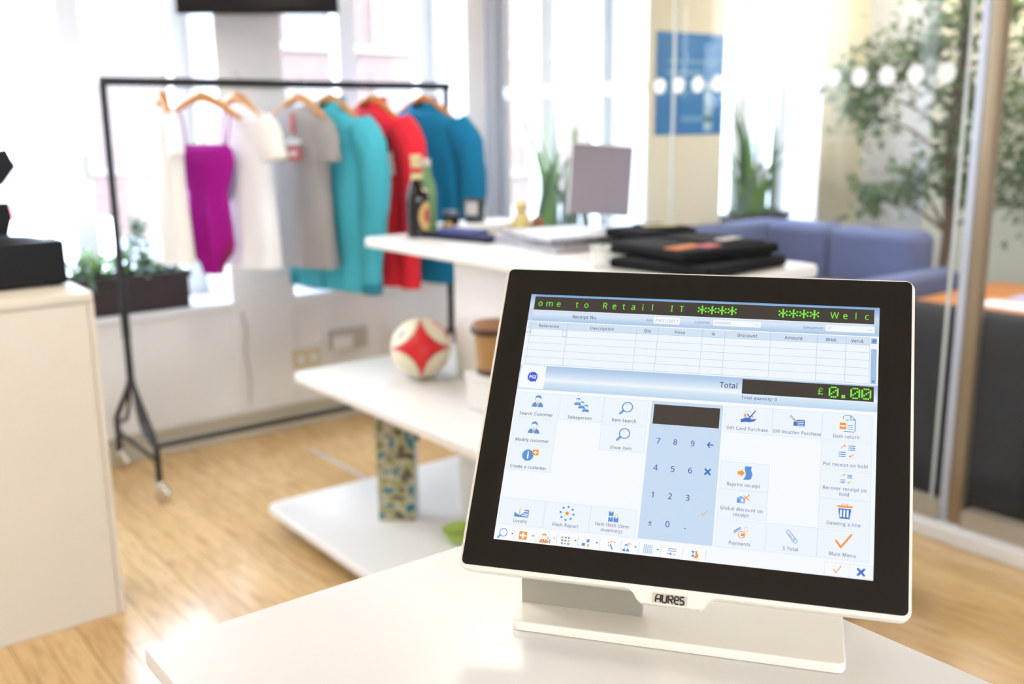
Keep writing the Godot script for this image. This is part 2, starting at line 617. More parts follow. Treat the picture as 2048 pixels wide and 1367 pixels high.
func build_counter() -> void:
	var t := thing("till_counter", "cream white counter in the foreground carrying the touchscreen till", "counter", at(0.467, 0, -0.05))
	part(t, "worktop", slab(0.494, 1.48, 0.004, 0.0165, 0.0018, 3), M.laminate, at(0, 1.025, 0))
	box_part(t, "carcass", -0.19, 0.2, 0.08, 1.0085, -0.68, 0.7, M.cream_panel, 0.004)
	box_part(t, "plinth", -0.15, 0.16, 0.0, 0.08, -0.64, 0.66, M.laminate_edge, 0.003)

# ---------------------------------------------------------------- the till's screen picture, drawn in 1024 x 768 units at twice that size
var img: Image
const S := 2.0
var fonts := {}

func rgb8(r: int, g: int, b: int) -> Color:
	return Color8(r, g, b)

func u_rect(x: float, y: float, w: float, h: float, c: Color) -> void:
	img.fill_rect(Rect2i(int(round(x * S)), int(round(y * S)), maxi(1, int(round(w * S))), maxi(1, int(round(h * S)))), c)

func u_frame(x: float, y: float, w: float, h: float, c: Color, th := 1.0) -> void:
	u_rect(x, y, w, th, c)
	u_rect(x, y + h - th, w, th, c)
	u_rect(x, y, th, h, c)
	u_rect(x + w - th, y, th, h, c)

# smooth bands of colour down a strip: stops are [share, colour]
func u_bands(x: float, y: float, w: float, h: float, stops: Array) -> void:
	var rows := int(h * S)
	for r in rows:
		var f := (r + 0.5) / rows
		var c: Color = stops[0][1]
		for i in stops.size() - 1:
			if f >= stops[i][0] and f <= stops[i + 1][0]:
				c = stops[i][1].lerp(stops[i + 1][1], (f - stops[i][0]) / (stops[i + 1][0] - stops[i][0]))
		img.fill_rect(Rect2i(int(x * S), int(y * S) + r, int(w * S), 1), c)

func u_put(px: int, py: int, c: Color, a: float) -> void:
	if a <= 0.003 or px < 0 or py < 0 or px >= img.get_width() or py >= img.get_height(): return
	img.set_pixel(px, py, img.get_pixel(px, py).lerp(c, minf(a, 1.0)))

func u_poly(pts: Array, c: Color) -> void:
	var p := PackedVector2Array()
	var lo := Vector2(1e6, 1e6)
	var hi := -lo
	for q in pts:
		p.append(q * S)
		lo = lo.min(q * S)
		hi = hi.max(q * S)
	for y in range(int(lo.y) - 1, int(hi.y) + 2):
		for x in range(int(lo.x) - 1, int(hi.x) + 2):
			var n := 0
			for o in [Vector2(0.25, 0.25), Vector2(0.75, 0.25), Vector2(0.25, 0.75), Vector2(0.75, 0.75)]:
				if Geometry2D.is_point_in_polygon(Vector2(x, y) + o, p): n += 1
			if n: u_put(x, y, c, n / 4.0)

func u_disc(cx: float, cy: float, r: float, c: Color, inner := 0.0, a0 := -10.0, a1 := 10.0) -> void:
	var m := Vector2(cx, cy) * S
	for y in range(int(m.y - r * S) - 1, int(m.y + r * S) + 2):
		for x in range(int(m.x - r * S) - 1, int(m.x + r * S) + 2):
			var d := Vector2(x + 0.5, y + 0.5) - m
			if a0 > -9.0 and (d.angle() < a0 or d.angle() > a1): continue
			var l := d.length()
			var a := clampf(r * S - l + 0.5, 0, 1)
			if inner > 0.0: a *= clampf(l - inner * S + 0.5, 0, 1)
			u_put(x, y, c, a)

func u_line(x0: float, y0: float, x1: float, y1: float, w: float, c: Color) -> void:
	var a := Vector2(x0, y0) * S
	var b := Vector2(x1, y1) * S
	var r := w * S / 2
	for y in range(int(minf(a.y, b.y) - r) - 1, int(maxf(a.y, b.y) + r) + 2):
		for x in range(int(minf(a.x, b.x) - r) - 1, int(maxf(a.x, b.x) + r) + 2):
			var p := Vector2(x + 0.5, y + 0.5)
			u_put(x, y, c, clampf(r - p.distance_to(Geometry2D.get_closest_point_to_segment(p, a, b)) + 0.5, 0, 1))

func font_of(style: String) -> RID:
	if not fonts.has(style):
		var f := SystemFont.new()
		f.font_names = PackedStringArray(["Droid Sans Mono" if style == "mono" else "Droid Sans"])
		f.font_weight = 700 if style == "bold" else 400
		fonts[style] = f
	return fonts[style].get_rids()[0]

var atlases := {}

# align: 0 left, 0.5 middle, 1 right; returns the width
func u_text(s: String, x: float, base: float, size: float, c: Color, align := 0.0, style := "plain", space := 0.0, strength := 1.0) -> float:
	var ts := TextServerManager.get_primary_interface()
	var rid := font_of(style)
	var px := int(round(size * S))
	var key := Vector2i(px, 0)
	var ak := style + str(px)
	if not atlases.has(ak):
		ts.font_render_range(rid, key, 32, 126)
		for extra in [0xA3, 0xB1]: ts.font_render_range(rid, key, extra, extra)
		var list := []
		for i in ts.font_get_texture_count(rid, key): list.append(ts.font_get_texture_image(rid, key, i))
		atlases[ak] = list
	var glyphs := []
	var total := 0.0
	for i in s.length():
		var g := ts.font_get_glyph_index(rid, px, s.unicode_at(i), 0)
		var adv: float = ts.font_get_glyph_advance(rid, px, g).x + space * S
		glyphs.append([g, total])
		total += adv
	var pen := x * S - total * align
	for e in glyphs:
		var ti := ts.font_get_glyph_texture_idx(rid, key, e[0])
		if ti < 0: continue
		var r := ts.font_get_glyph_uv_rect(rid, key, e[0])
		var off: Vector2 = ts.font_get_glyph_offset(rid, key, e[0])
		var im: Image = atlases[ak][ti]
		var ox := int(round(pen + e[1] + off.x))
		var oy := int(round(base * S + off.y))
		for yy in int(r.size.y):
			for xx in int(r.size.x):
				u_put(ox + xx, oy + yy, c, im.get_pixel(int(r.position.x) + xx, int(r.position.y) + yy).a * strength)
	return total / S

func u_dots(rows: Array, x: float, y: float, step_x: float, step_y: float, dot: float, c: Color) -> void:
	for j in rows.size():
		for i in rows[j].length():
			if rows[j][i] == "#": u_disc(x + (i + 0.5) * step_x, y + (j + 0.5) * step_y, dot, c)

func icon_person(cx: float, cy: float, k: float, blue: Color, tie: Color, face: Color) -> void:
	u_disc(cx, cy - 8 * k, 9.5 * k, blue)
	u_disc(cx, cy - 7 * k, 8.2 * k, face)
	u_poly([Vector2(cx - 9 * k, cy - 9 * k), Vector2(cx - 6 * k, cy - 16 * k), Vector2(cx + 4 * k, cy - 17.5 * k), Vector2(cx + 9 * k, cy - 11 * k), Vector2(cx + 8 * k, cy - 7 * k), Vector2(cx + 2 * k, cy - 11 * k)], blue)
	u_poly([Vector2(cx - 18 * k, cy + 19 * k), Vector2(cx - 15 * k, cy + 9 * k), Vector2(cx - 6 * k, cy + 3 * k), Vector2(cx - 0.8 * k, cy + 19 * k)], blue)
	u_poly([Vector2(cx + 18 * k, cy + 19 * k), Vector2(cx + 15 * k, cy + 9 * k), Vector2(cx + 6 * k, cy + 3 * k), Vector2(cx + 0.8 * k, cy + 19 * k)], blue)
	u_poly([Vector2(cx - 1.8 * k, cy + 4 * k), Vector2(cx + 1.8 * k, cy + 4 * k), Vector2(cx + 2.6 * k, cy + 13 * k), Vector2(cx, cy + 17 * k), Vector2(cx - 2.6 * k, cy + 13 * k)], tie)

func icon_glass(cx: float, cy: float, k: float, blue: Color, warm: Color) -> void:
	u_disc(cx + 3 * k, cy - 3 * k, 16 * k, blue, 13 * k)
	u_disc(cx + 3 * k, cy - 2 * k, 10 * k, warm, 8.6 * k, -2.3, -0.9)
	u_line(cx - 10 * k, cy + 10 * k, cx - 16 * k, cy + 17 * k, 7 * k, blue)
	u_line(cx - 12 * k, cy + 11 * k, cx - 16 * k, cy + 16 * k, 1.2 * k, Color(0.95, 0.97, 1))

func icon_check(cx: float, cy: float, k: float, w: float, c: Color) -> void:
	u_line(cx - 13 * k, cy, cx - 4 * k, cy + 12 * k, w, c)
	u_line(cx - 4 * k, cy + 12 * k, cx + 15 * k, cy - 14 * k, w, c)

func icon_lists(cx: float, cy: float, k: float, blue: Color, warm: Color) -> void:
	for j in 3:
		for q in [[4.0, -20.0], [-26.0, 4.0]]:
			u_rect(cx + (q[0] + 4) * k, cy + (q[1] + 7.0 * j) * k, 17 * k, 3.4 * k, blue)
			u_disc(cx + (q[0] + 1) * k, cy + (q[1] + 7.0 * j + 1.7) * k, 1.8 * k, blue)
	u_disc(cx - 9 * k, cy - 7 * k, 12 * k, warm, 9.8 * k, -3.1, -1.7)
	u_poly([Vector2(cx - 11 * k, cy - 23 * k), Vector2(cx - 4 * k, cy - 18 * k), Vector2(cx - 11 * k, cy - 13 * k)], warm)
	u_disc(cx + 9 * k, cy + 7 * k, 12 * k, warm, 9.8 * k, 0.1, 1.5)
	u_poly([Vector2(cx + 11 * k, cy + 23 * k), Vector2(cx + 4 * k, cy + 18 * k), Vector2(cx + 11 * k, cy + 13 * k)], warm)

func screen_picture() -> ImageTexture:
	img = Image.create(2048, 1536, false, Image.FORMAT_RGBA8)
	var page := rgb8(244, 248, 252)
	var tile := rgb8(236, 244, 251)
	var edge := rgb8(211, 226, 240)
	var blue := rgb8(86, 146, 214)
	var strong := rgb8(58, 112, 196)
	var warm := rgb8(245, 152, 66)
	var black := rgb8(60, 55, 51)
	var green := rgb8(132, 250, 66)
	var ink := rgb8(44, 46, 84)
	var soft := rgb8(118, 124, 164)
	img.fill(page)
	# head: blue band, message strip
	u_bands(0, 0, 1024, 90, [[0.0, rgb8(112, 158, 212)], [0.06, rgb8(140, 180, 224)], [0.58, rgb8(206, 224, 242)], [0.72, rgb8(216, 231, 246)], [1.0, rgb8(166, 196, 230)]])
	u_bands(0, 0, 15, 90, [[0.0, rgb8(150, 184, 222)], [0.4, rgb8(206, 224, 242)], [1.0, rgb8(190, 212, 236)]])
	u_bands(1010, 0, 14, 90, [[0.0, rgb8(130, 172, 220)], [0.4, rgb8(196, 218, 240)], [1.0, rgb8(170, 198, 230)]])
	u_rect(14, 7, 996, 45, black)
	u_rect(14, 52, 996, 2, rgb8(240, 246, 252))
	var message := {0: "o", 1: "m", 2: "e", 4: "t", 5: "o", 7: "R", 8: "e", 9: "t", 10: "a", 11: "i", 12: "l", 14: "I", 15: "T", 30: "W", 31: "e", 32: "l", 33: "c"}
	for i in message: u_text(message[i], 33 + i * 29, 39, 27, green, 0.5, "plain", 0.0, 1.0)
	for i in [17, 18, 19, 20, 25, 26, 27, 28]:
		var x0: float = 22 + i * 29
		for q in [[0, 0], [0, -1], [0, 1], [0, -2], [0, 2], [-1, 0], [1, 0], [-2, -1], [2, -1], [-2, 1], [2, 1]]:
			u_disc(x0 + 13.5 + q[0] * 5.2, 29 + q[1] * 5.6, 2.7, green)
	u_text("Receipt No.", 139, 75, 14.5, ink, 0.0, "plain", 0.3)
	u_text("Date", 365, 74, 10.5, soft)
	u_rect(389, 58, 77, 22, rgb8(250, 251, 253))
	u_text("29/01/2017", 427, 75, 13.5, rgb8(160, 164, 184), 0.5)
	u_text("Customer", 509, 73, 10.5, soft)
	u_rect(564, 60, 114, 18, rgb8(246, 250, 254))
	u_text("00000005", 568, 73, 10.5, rgb8(170, 176, 196))
	u_rect(679, 60, 21, 18, rgb8(246, 250, 254))
	u_text("...", 689, 71, 12, strong, 0.5, "bold")
	u_text("Salesperson", 818, 74, 10.5, soft)
	u_rect(881, 60, 109, 19, rgb8(246, 250, 254))
	u_text("01", 886, 73, 10.5, rgb8(170, 176, 196))
	u_rect(991, 60, 21, 19, rgb8(246, 250, 254))
	u_text("...", 1001, 71, 12, soft, 0.5, "bold")
	# receipt lines
	u_rect(0, 89, 1024, 3, rgb8(246, 249, 253))
	u_rect(4, 92, 996, 140, rgb8(238, 246, 252))
	u_rect(4, 92, 996, 24, rgb8(208, 225, 242))
	var lines := rgb8(160, 192, 226)
	for y in [115, 138, 161, 184.5, 207.5, 230]: u_rect(4, y, 996, 1, lines)
	for x in [13, 129, 341, 405, 535, 600, 729, 858, 936, 1000]: u_rect(x, 92, 1, 139, lines)
	for e in [["Reference", 71], ["Description", 236], ["Qty", 374], ["Price", 470], ["%", 567], ["Discount", 664], ["Amount", 794], ["Mkd.", 898], ["Vend.", 968]]:
		u_text(e[0], e[1], 109.5, 13, ink, 0.5, "plain", 0.7)
	u_poly([Vector2(5, 123), Vector2(10, 127), Vector2(5, 131)], rgb8(240, 120, 70))
	u_frame(116, 117, 12, 20, rgb8(120, 164, 220))
	u_rect(15, 119, 1, 15, ink)
	u_rect(1004, 94, 15, 137, rgb8(243, 246, 250))
	u_rect(1004, 95, 15, 16, rgb8(126, 166, 216))
	u_rect(1004, 127, 15, 104, rgb8(160, 190, 226))
	u_poly([Vector2(1007, 105), Vector2(1011.5, 99), Vector2(1016, 105)], strong)
	u_poly([Vector2(1007, 221), Vector2(1011.5, 227), Vector2(1016, 221)], strong)
	# total band
	u_bands(0, 235, 1024, 81, [[0.0, rgb8(170, 200, 232)], [0.12, rgb8(178, 204, 234)], [0.42, rgb8(214, 230, 246)], [0.56, rgb8(240, 247, 252)], [0.66, rgb8(214, 231, 246)], [1.0, rgb8(184, 210, 238)]])
	u_rect(0, 312, 1024, 8, rgb8(247, 250, 253))
	u_rect(4, 236, 77, 73, rgb8(246, 249, 253))
	var logo := rgb8(46, 82, 214)
	u_disc(43, 272, 15.5, logo)
	for k in 5: u_line(30 + k * 6, 259 + k, 27 + k * 8, 285 - k, 0.7, rgb8(170, 190, 244))
	u_disc(54, 285, 2.2, logo)
	u_text("PGI", 43, 277.5, 14, Color.WHITE, 0.5, "bold", -0.5)
	u_text("Total", 597, 269, 22.5, ink, 0.0, "plain", 0.4)
	u_rect(660, 239, 354, 44, black)
	var nought := [".###.", "#...#", "#..##", "#.#.#", "##..#", "#...#", ".###."]
	for x in [895, 952, 981]: u_dots(nought, x, 245, 5.4, 4.7, 2.55, green)
	u_dots(["##", "##"], 929.5, 268, 5.0, 4.9, 2.6, green)
	u_dots(["..##.", ".#..#", ".#...", "####.", ".#...", ".#...", "#####"], 866, 251, 2.9, 2.8, 1.45, green)
	u_text("Total quantity: 0", 660, 298.5, 13, rgb8(66, 72, 128), 0.0, "plain", 0.15)
	# tiles
	var tiles := [[6, 322], [139, 322], [270, 322], [6, 403], [270, 403], [6, 484], [6, 645], [138, 645], [270, 645], [618, 322], [750, 322], [882, 322], [882, 403], [882, 484], [882, 563], [618, 484], [618, 563], [618, 645], [751, 645], [882, 645]]
	for q in tiles:
		u_rect(q[0], q[1], 131, 78, tile)
		u_frame(q[0], q[1], 131, 78, edge, 1.0)
	var cap := rgb8(52, 54, 84)
	var cap2 := rgb8(92, 98, 138)
	for e in [["Search Customer", 71, 393, cap], ["Salesperson", 203, 394, cap], ["Item Search", 334, 393, cap], ["Modify customer", 70, 474, cap], ["Show item", 334, 475, cap2], ["Create a customer", 70, 555, cap],
		["Loyalty", 70, 714, cap2], ["Flash Report", 202, 713, cap2], ["Item flash (Item", 334, 699, cap2], ["inventory)", 334, 714, cap2], ["Gift Card Purchase", 682, 391, cap2], ["Item return", 946, 392, cap2],
		["Put receipt on hold", 946, 472, cap2], ["Recover receipt on", 946, 538, cap2], ["hold", 946, 553, cap2], ["Reprint receipt", 682, 552, cap2], ["Global discount on", 682, 620, cap2], ["receipt", 682, 635, cap2],
		["Payments", 683, 713, cap2], ["S Total", 815, 713, cap2], ["Deleting a line", 946, 633, cap2], ["Main Menu", 946, 714, cap2]]:
		u_text(e[0], e[1], e[2], 12.6, e[3], 0.5, "plain", 0.5)
	u_text("Gift Voucher Purchase", 816, 391, 12.6, cap2, 0.5, "plain", 0.25)
	u_rect(739, 380, 11.5, 14, tile)
	# icons
	icon_person(71, 347, 1.0, blue, warm, tile)
	icon_person(71, 429, 1.0, blue, warm, tile)
	for k in 3: icon_person(192 + 13 * k, 340 + 9.5 * k, 0.62, blue, strong, tile)
	icon_glass(337, 350, 1.0, blue, rgb8(242, 186, 160))
	icon_glass(337, 430, 1.0, blue, rgb8(242, 186, 160))
	u_disc(64, 515, 17, blue)
	u_text("i", 64, 525, 28, Color.WHITE, 0.5, "bold")
	u_rect(77, 497, 18, 17, warm)
	u_rect(84.5, 500, 3, 11, Color.WHITE)
	u_rect(80.5, 504, 11, 3, Color.WHITE)
	# loyalty card, hub, crates
	u_poly([Vector2(50, 684), Vector2(50, 698), Vector2(92, 698), Vector2(92, 676), Vector2(80, 676), Vector2(77, 684), Vector2(68, 692), Vector2(58, 690)], blue)
	for y in [680, 687, 692]: u_rect(78 - (y - 680) * 0.5, y, 12 + (y - 680) * 0.5, 2.4, Color.WHITE)
	u_text("i", 65, 689, 24, warm, 0.5)
	u_disc(203, 674, 5.2, warm)
	for k in 8:
		var d := Vector2.from_angle(TAU * k / 8.0 + 0.1)
		u_disc(203 + d.x * 19, 674 + d.y * 19, 3.1, blue)
		u_line(203 + d.x * 9, 674 + d.y * 9, 203 + d.x * 12, 674 + d.y * 12, 1.1, rgb8(150, 186, 232))
	for q in [[322, 656], [322, 672], [337, 672]]:
		u_rect(q[0], q[1], 13, 13, blue)
		u_poly([Vector2(q[0] + 4, q[1]), Vector2(q[0] + 9, q[1]), Vector2(q[0] + 6.5, q[1] + 5)], tile)
	u_disc(344, 667, 5.0, rgb8(244, 196, 160), 3.4)
	for k in 4: u_disc(325 + 7 * k, 689, 1.5, rgb8(246, 196, 170))
	# gift card: open hand and tick; voucher: card and pen; return: sheet
	u_poly([Vector2(662, 360), Vector2(676, 353), Vector2(690, 354), Vector2(692, 358), Vector2(684, 359), Vector2(706, 355), Vector2(700, 363), Vector2(688, 366), Vector2(674, 366), Vector2(664, 368)], strong)
	u_rect(671, 344, 6, 7, warm)
	u_disc(683, 347, 14, rgb8(244, 190, 170), 12.4, -2.9, 0.0)
	u_disc(694, 350, 3, rgb8(246, 170, 120))
	icon_check(690, 343, 0.75, 3.2, strong)
	u_poly([Vector2(806, 356), Vector2(817, 349), Vector2(836, 349), Vector2(836, 367), Vector2(806, 367)], strong)
	for y in [353, 358, 363]: u_rect(816, y, 17, 2, Color.WHITE)
	u_line(798, 340, 806, 348, 4.6, strong)
	u_line(798, 340, 805, 347, 2.2, tile)
	u_line(808, 349, 813, 356, 3.6, warm)
	for seg in [[937, 336, 937, 330], [940, 327, 956, 327], [956, 327, 968, 338], [968, 338, 968, 371], [966, 373, 940, 373], [956, 327, 956, 339], [956, 339, 968, 339]]: u_line(seg[0], seg[1], seg[2], seg[3], 2.0, blue)
	for y in [337, 341]: u_rect(943, y, 8, 1.4, blue)
	for y in [354, 359, 365]: u_rect(948, y, 14, 1.4, blue)
	u_rect(928, 348, 17, 19, warm)
	u_rect(930, 356, 13, 3.4, Color.WHITE)
	icon_lists(950, 428, 0.8, blue, warm)
	icon_lists(950, 505, 0.58, blue, warm)
	u_poly([Vector2(665, 509), Vector2(674, 509), Vector2(674, 503), Vector2(684, 514), Vector2(674, 525), Vector2(674, 519), Vector2(665, 519)], warm)
	u_poly([Vector2(684, 494), Vector2(702, 494), Vector2(700, 503), Vector2(705, 515), Vector2(702, 528), Vector2(696, 532), Vector2(680, 532), Vector2(686, 524), Vector2(687, 514), Vector2(683, 503)], blue)
	u_poly([Vector2(668, 584), Vector2(678, 578), Vector2(690, 584), Vector2(690, 598), Vector2(668, 598)], rgb8(140, 178, 226))
	u_rect(670, 588, 5, 9, blue)
	u_rect(680, 586, 6, 8, Color.WHITE)
	u_line(684, 590, 700, 574, 2.4, warm)
	u_line(686, 577, 701, 588, 2.4, warm)
	u_poly([Vector2(664, 676), Vector2(682, 662), Vector2(686, 668), Vector2(668, 683)], rgb8(168, 196, 232))
	u_line(666, 677, 680, 666, 1.6, blue)
	u_disc(687, 684, 10, warm, 8.2)
	u_rect(685, 680, 9, 8, warm)
	u_frame(693, 662, 9, 13, rgb8(246, 204, 180), 1.6)
	for seg in [[802, 664, 822, 690], [808, 658, 832, 686], [802, 664, 808, 658], [822, 690, 828, 692], [828, 692, 832, 686], [809, 668, 824, 686], [813, 664, 826, 680], [824, 686, 826, 680]]: u_line(seg[0], seg[1], seg[2], seg[3], 1.7, rgb8(116, 160, 216))
	u_poly([Vector2(929, 579), Vector2(968, 579), Vector2(968, 584), Vector2(929, 584)], warm)
	u_frame(940, 574, 16, 6, warm, 1.6)
	u_poly([Vector2(932, 587), Vector2(965, 587), Vector2(961, 614), Vector2(936, 614)], strong)
	for q in [[936.5, 590], [945, 590], [953.5, 590]]: u_rect(q[0], q[1], 5.2, 20, tile)
	icon_check(947, 674, 1.35, 5.2, warm)
	# keypad
	u_rect(409, 322, 203, 401, rgb8(198, 219, 241))
	u_rect(417, 332, 187, 59, rgb8(64, 59, 55))
	var num := rgb8(54, 60, 168)
	var keys := ["7", "8", "9", "", "4", "5", "6", "", "1", "2", "3", "", "\u00b1", "0", "."]
	for i in keys.size():
		if keys[i] != "": u_text(keys[i], 438.5 + 48.4 * (i % 4), 449 + 78.3 * (i / 4), 23, num, 0.5)
	u_line(577, 441, 592, 441, 3.4, strong)
	u_line(577, 441, 583, 434, 3.4, strong)
	u_line(577, 441, 583, 448, 3.4, strong)
	u_line(577, 512, 590, 526, 5.0, strong)
	u_line(590, 512, 577, 526, 5.0, strong)
	icon_check(583, 636, 0.55, 2.2, rgb8(244, 176, 130))
	# tool strip
	u_rect(0, 732, 598, 34, rgb8(248, 250, 253))
	for x in [61, 121, 183, 244, 305, 365, 415, 475, 535, 596]: u_rect(x, 734, 1.2, 31, rgb8(176, 204, 236))
	icon_glass(24, 749, 0.75, blue, Color.WHITE)
	u_rect(73, 738, 23, 23, warm)
	u_rect(82, 741, 5, 17, Color.WHITE)
	u_rect(76, 747, 17, 5, Color.WHITE)
	icon_person(146, 750, 0.72, warm, blue, Color.WHITE)
	for i in 9: u_rect(197 + 9 * (i % 3), 740 + 8.5 * (i / 3), 5, 5, warm if i in [0, 5, 7] else blue)
	u_poly([Vector2(268, 742), Vector2(276, 739), Vector2(277, 748), Vector2(269, 750)], blue)
	u_rect(256, 752, 9, 8, blue)
	u_disc(272, 757, 4.4, warm, 0.0, -1.6, 1.6)
	u_line(336, 748, 342, 760, 3.4, blue)
	for q in [[330, 743], [347, 741], [331, 752], [338, 740]]: u_disc(q[0], q[1], 2.0, warm)
	icon_person(380, 752, 0.55, blue, Color.WHITE, Color.WHITE)
	u_rect(383, 739, 9, 4, rgb8(248, 180, 130))
	for i in 5:
		u_rect(429 + 5.5 * i, 738, 1.2, 23, blue)
		u_rect(429, 738 + 5.5 * i, 23, 1.2, blue)
	for y in [741, 747]: u_rect(495, y, 22, 1.8, blue)
	u_line(495, 756, 502, 756, 2.2, blue)
	u_poly([Vector2(501, 752), Vector2(507, 756), Vector2(501, 760)], blue)
	u_rect(509, 755, 7, 1.8, warm)
	u_poly([Vector2(557, 741), Vector2(567, 741), Vector2(558, 757), Vector2(568, 757)], blue)
	u_poly([Vector2(568, 741), Vector2(575, 741), Vector2(574, 746), Vector2(578, 753), Vector2(575, 760), Vector2(565, 760), Vector2(570, 752)], warm)
	for x in [53, 114, 176, 237, 298, 406, 467]: u_poly([Vector2(x - 3.6, 746), Vector2(x + 3.6, 746), Vector2(x, 750.5)], warm if x == 176 else strong)
	u_poly([Vector2(156, 746), Vector2(168, 756), Vector2(163, 757), Vector2(166, 763), Vector2(163, 764), Vector2(160, 758), Vector2(157, 762)], rgb8(120, 130, 150))
	u_poly([Vector2(157.4, 748.5), Vector2(165, 755), Vector2(161, 756), Vector2(158, 759)], Color.WHITE)
	u_frame(903, 732, 121, 35, edge, 1.0)
	u_rect(964, 732, 1.2, 35, edge)
	icon_check(934, 749, 0.7, 2.4, rgb8(244, 160, 110))
	u_line(986, 742, 1001, 757, 5.6, strong)
	u_line(1001, 742, 986, 757, 5.6, strong)
	return ImageTexture.create_from_image(img)

func build_till() -> void:
	# the base stands on the counter; local x runs along the screen, z towards the user
	var xa := Vector3(0.58447, 0, 0.81141)
	var za := Vector3(-0.81141, 0, 0.58447)
	var centre := Vector3(0.6125, 1.025, -0.5495)
	var t := thing("touchscreen_till", "white touchscreen till with a lit sales menu on the foreground counter", "till", Transform3D(Basis(xa, Vector3.UP, za), centre))
	part(t, "base_plate", slab(0.273, 0.215, 0.007, 0.0095, 0.0025, 5), M.till_white, at(0, 0.0095, -0.037))
	part(t, "stand", rbox(Vector3(0.107, 0.10, 0.008), 0.001), M.till_grey, at(-0.0825, 0.058, 0.032), "flat grey metal stand plate")
	part(t, "hinge", joined([[lathe([[0.001, -0.06], [0.016, -0.06], [0.016, 0.06], [0.001, 0.06]], 20), at(-0.0825, 0.115, -0.012, 0, 0, PI / 2)], [rbox(Vector3(0.10, 0.02, 0.045), 0.003), at(-0.0825, 0.106, 0.006)]]), M.till_grey)
	var head := Transform3D(Basis(Vector3.RIGHT, -asin(0.5593)), Vector3(0, 0.1732, 0))
	# shell: rounded white frame with a dished back and the badge tab below
	var rings := []
	for s in [[0.005, 0.0006], [0.0012, -0.0002], [0.0, -0.003], [0.0, -0.012], [0.003, -0.018], [0.03, -0.032], [0.05, -0.036]]:
		var ring := []
		for p in rrect(0.3605 - 2 * s[0], 0.2836 - 2 * s[0], maxf(0.0085 - s[0], 0.001) if s[0] < 0.008 else 0.004, 6): ring.append(Vector3(p.x, p.y, s[1]))
		rings.append(ring)
	var shell := part(t, "casing", loft(rings), M.till_white, head)
	var tab := PackedVector2Array()
	for q in [[-0.040, -0.1395], [-0.034, -0.1415], [-0.0300, -0.1440], [-0.0265, -0.1490], [-0.0240, -0.1512], [0.0235, -0.1512], [0.0262, -0.1490], [0.0295, -0.1440], [0.034, -0.1415], [0.040, -0.1395]]: tab.append(Vector2(q[0], q[1]))
	part(shell, "badge_tab", prism(tab, 0.012), M.till_white, at(0, 0, -0.0062))
	paint("badge_plate", Color(0.80, 0.76, 0.68), 0.5)
	part(shell, "badge", rbox(Vector3(0.0275, 0.0078, 0.0006), 0.0002), M.badge_plate, at(0, -0.1462, 0.0002))
	var strokes := [[[0, 0], [0, 0.7], [0.2, 1], [0.68, 1], [0.68, 0]], [[0, 0.42], [0.68, 0.42]], [[0.94, 1], [0.94, 0.2], [1.08, 0], [1.46, 0], [1.54, 0.15], [1.54, 1]], [[1.8, 0], [1.8, 1], [2.26, 1], [2.4, 0.85], [2.4, 0.65], [2.26, 0.5], [1.8, 0.5]], [[2.06, 0.5], [2.42, 0]],
		[[3.22, 0], [2.84, 0], [2.68, 0.2], [2.68, 0.8], [2.84, 1], [3.1, 1], [3.22, 0.82], [3.22, 0.5], [2.68, 0.5]], [[4.0, 1], [3.56, 1], [3.46, 0.85], [3.46, 0.65], [3.56, 0.5], [3.9, 0.5], [4.0, 0.35], [4.0, 0.15], [3.9, 0], [3.44, 0]]]
	var mark := geo()
	for st in strokes:
		var path := []
		for q in st: path.append(Vector3(-0.0112 + q[0] * 0.0056, -0.1492 + q[1] * 0.0058, 0.0007))
		add_geo(mark, tube(path, 0.00062, 8))
	part(shell, "badge_lettering", mark, M.ink, Transform3D(), "black AURES lettering")
	part(t, "front_glass", slab(0.3545, 0.2765, 0.0045, 0.0012, 0.0003, 5), M.till_glass, head * Transform3D(Basis(Vector3.RIGHT, PI / 2), Vector3(0.0003, 0.0008, 0.0015)), "black glass bezel")
	var q := geo()
	q.v = PackedVector3Array([Vector3(-0.15205, 0.114, 0), Vector3(0.15205, 0.114, 0), Vector3(0.15205, -0.114, 0), Vector3(-0.15205, -0.114, 0)])
	q.t = PackedInt32Array([0, 1, 2, 0, 2, 3])
	var m := StandardMaterial3D.new()
	m.resource_name = "lit_screen"
	m.albedo_color = Color(0.03, 0.03, 0.03)
	m.roughness = 0.16
	m.emission_enabled = true
	m.emission = Color.BLACK
	m.emission_texture = screen_picture()
	m.emission_energy_multiplier = 0.69
	m.texture_repeat = false
	part(t, "screen", mesh(q, 30, false, PackedColorArray(), PackedVector2Array([Vector2(0, 0), Vector2(1, 0), Vector2(1, 1), Vector2(0, 1)])), m, head * at(0, 0, 0.0018), "lit sales menu with keypad and receipt lines")

# ---------------------------------------------------------------- shop furniture
func build_display_table() -> void:
	var t := thing("tiered_display_table", "white three-tier display table with rounded shelves in mid shop", "table", at(2.083, 0, -2.412))
	part(t, "top_shelf", slab(0.625, 1.50, 0.035, 0.034, 0.008, 8), M.laminate, at(0.001, 1.05, 0.002))
	part(t, "middle_shelf", slab(1.226, 1.51, 0.04, 0.034, 0.008, 8), M.laminate, at(0, 0.6, 0.002))
	part(t, "base_shelf", slab(1.40, 1.70, 0.045, 0.034, 0.008, 8), M.laminate, at(0, 0.1, 0.002))
	box_part(t, "column", -0.193, 0.197, 0.6, 1.016, -0.338, 0.342, M.laminate, 0.003)
	box_part(t, "column", -0.193, 0.197, 0.1, 0.566, -0.338, 0.342, M.laminate, 0.003)
	box_part(t, "plinth", -0.55, 0.55, 0.0, 0.066, -0.7, 0.7, M.laminate_edge, 0.003)

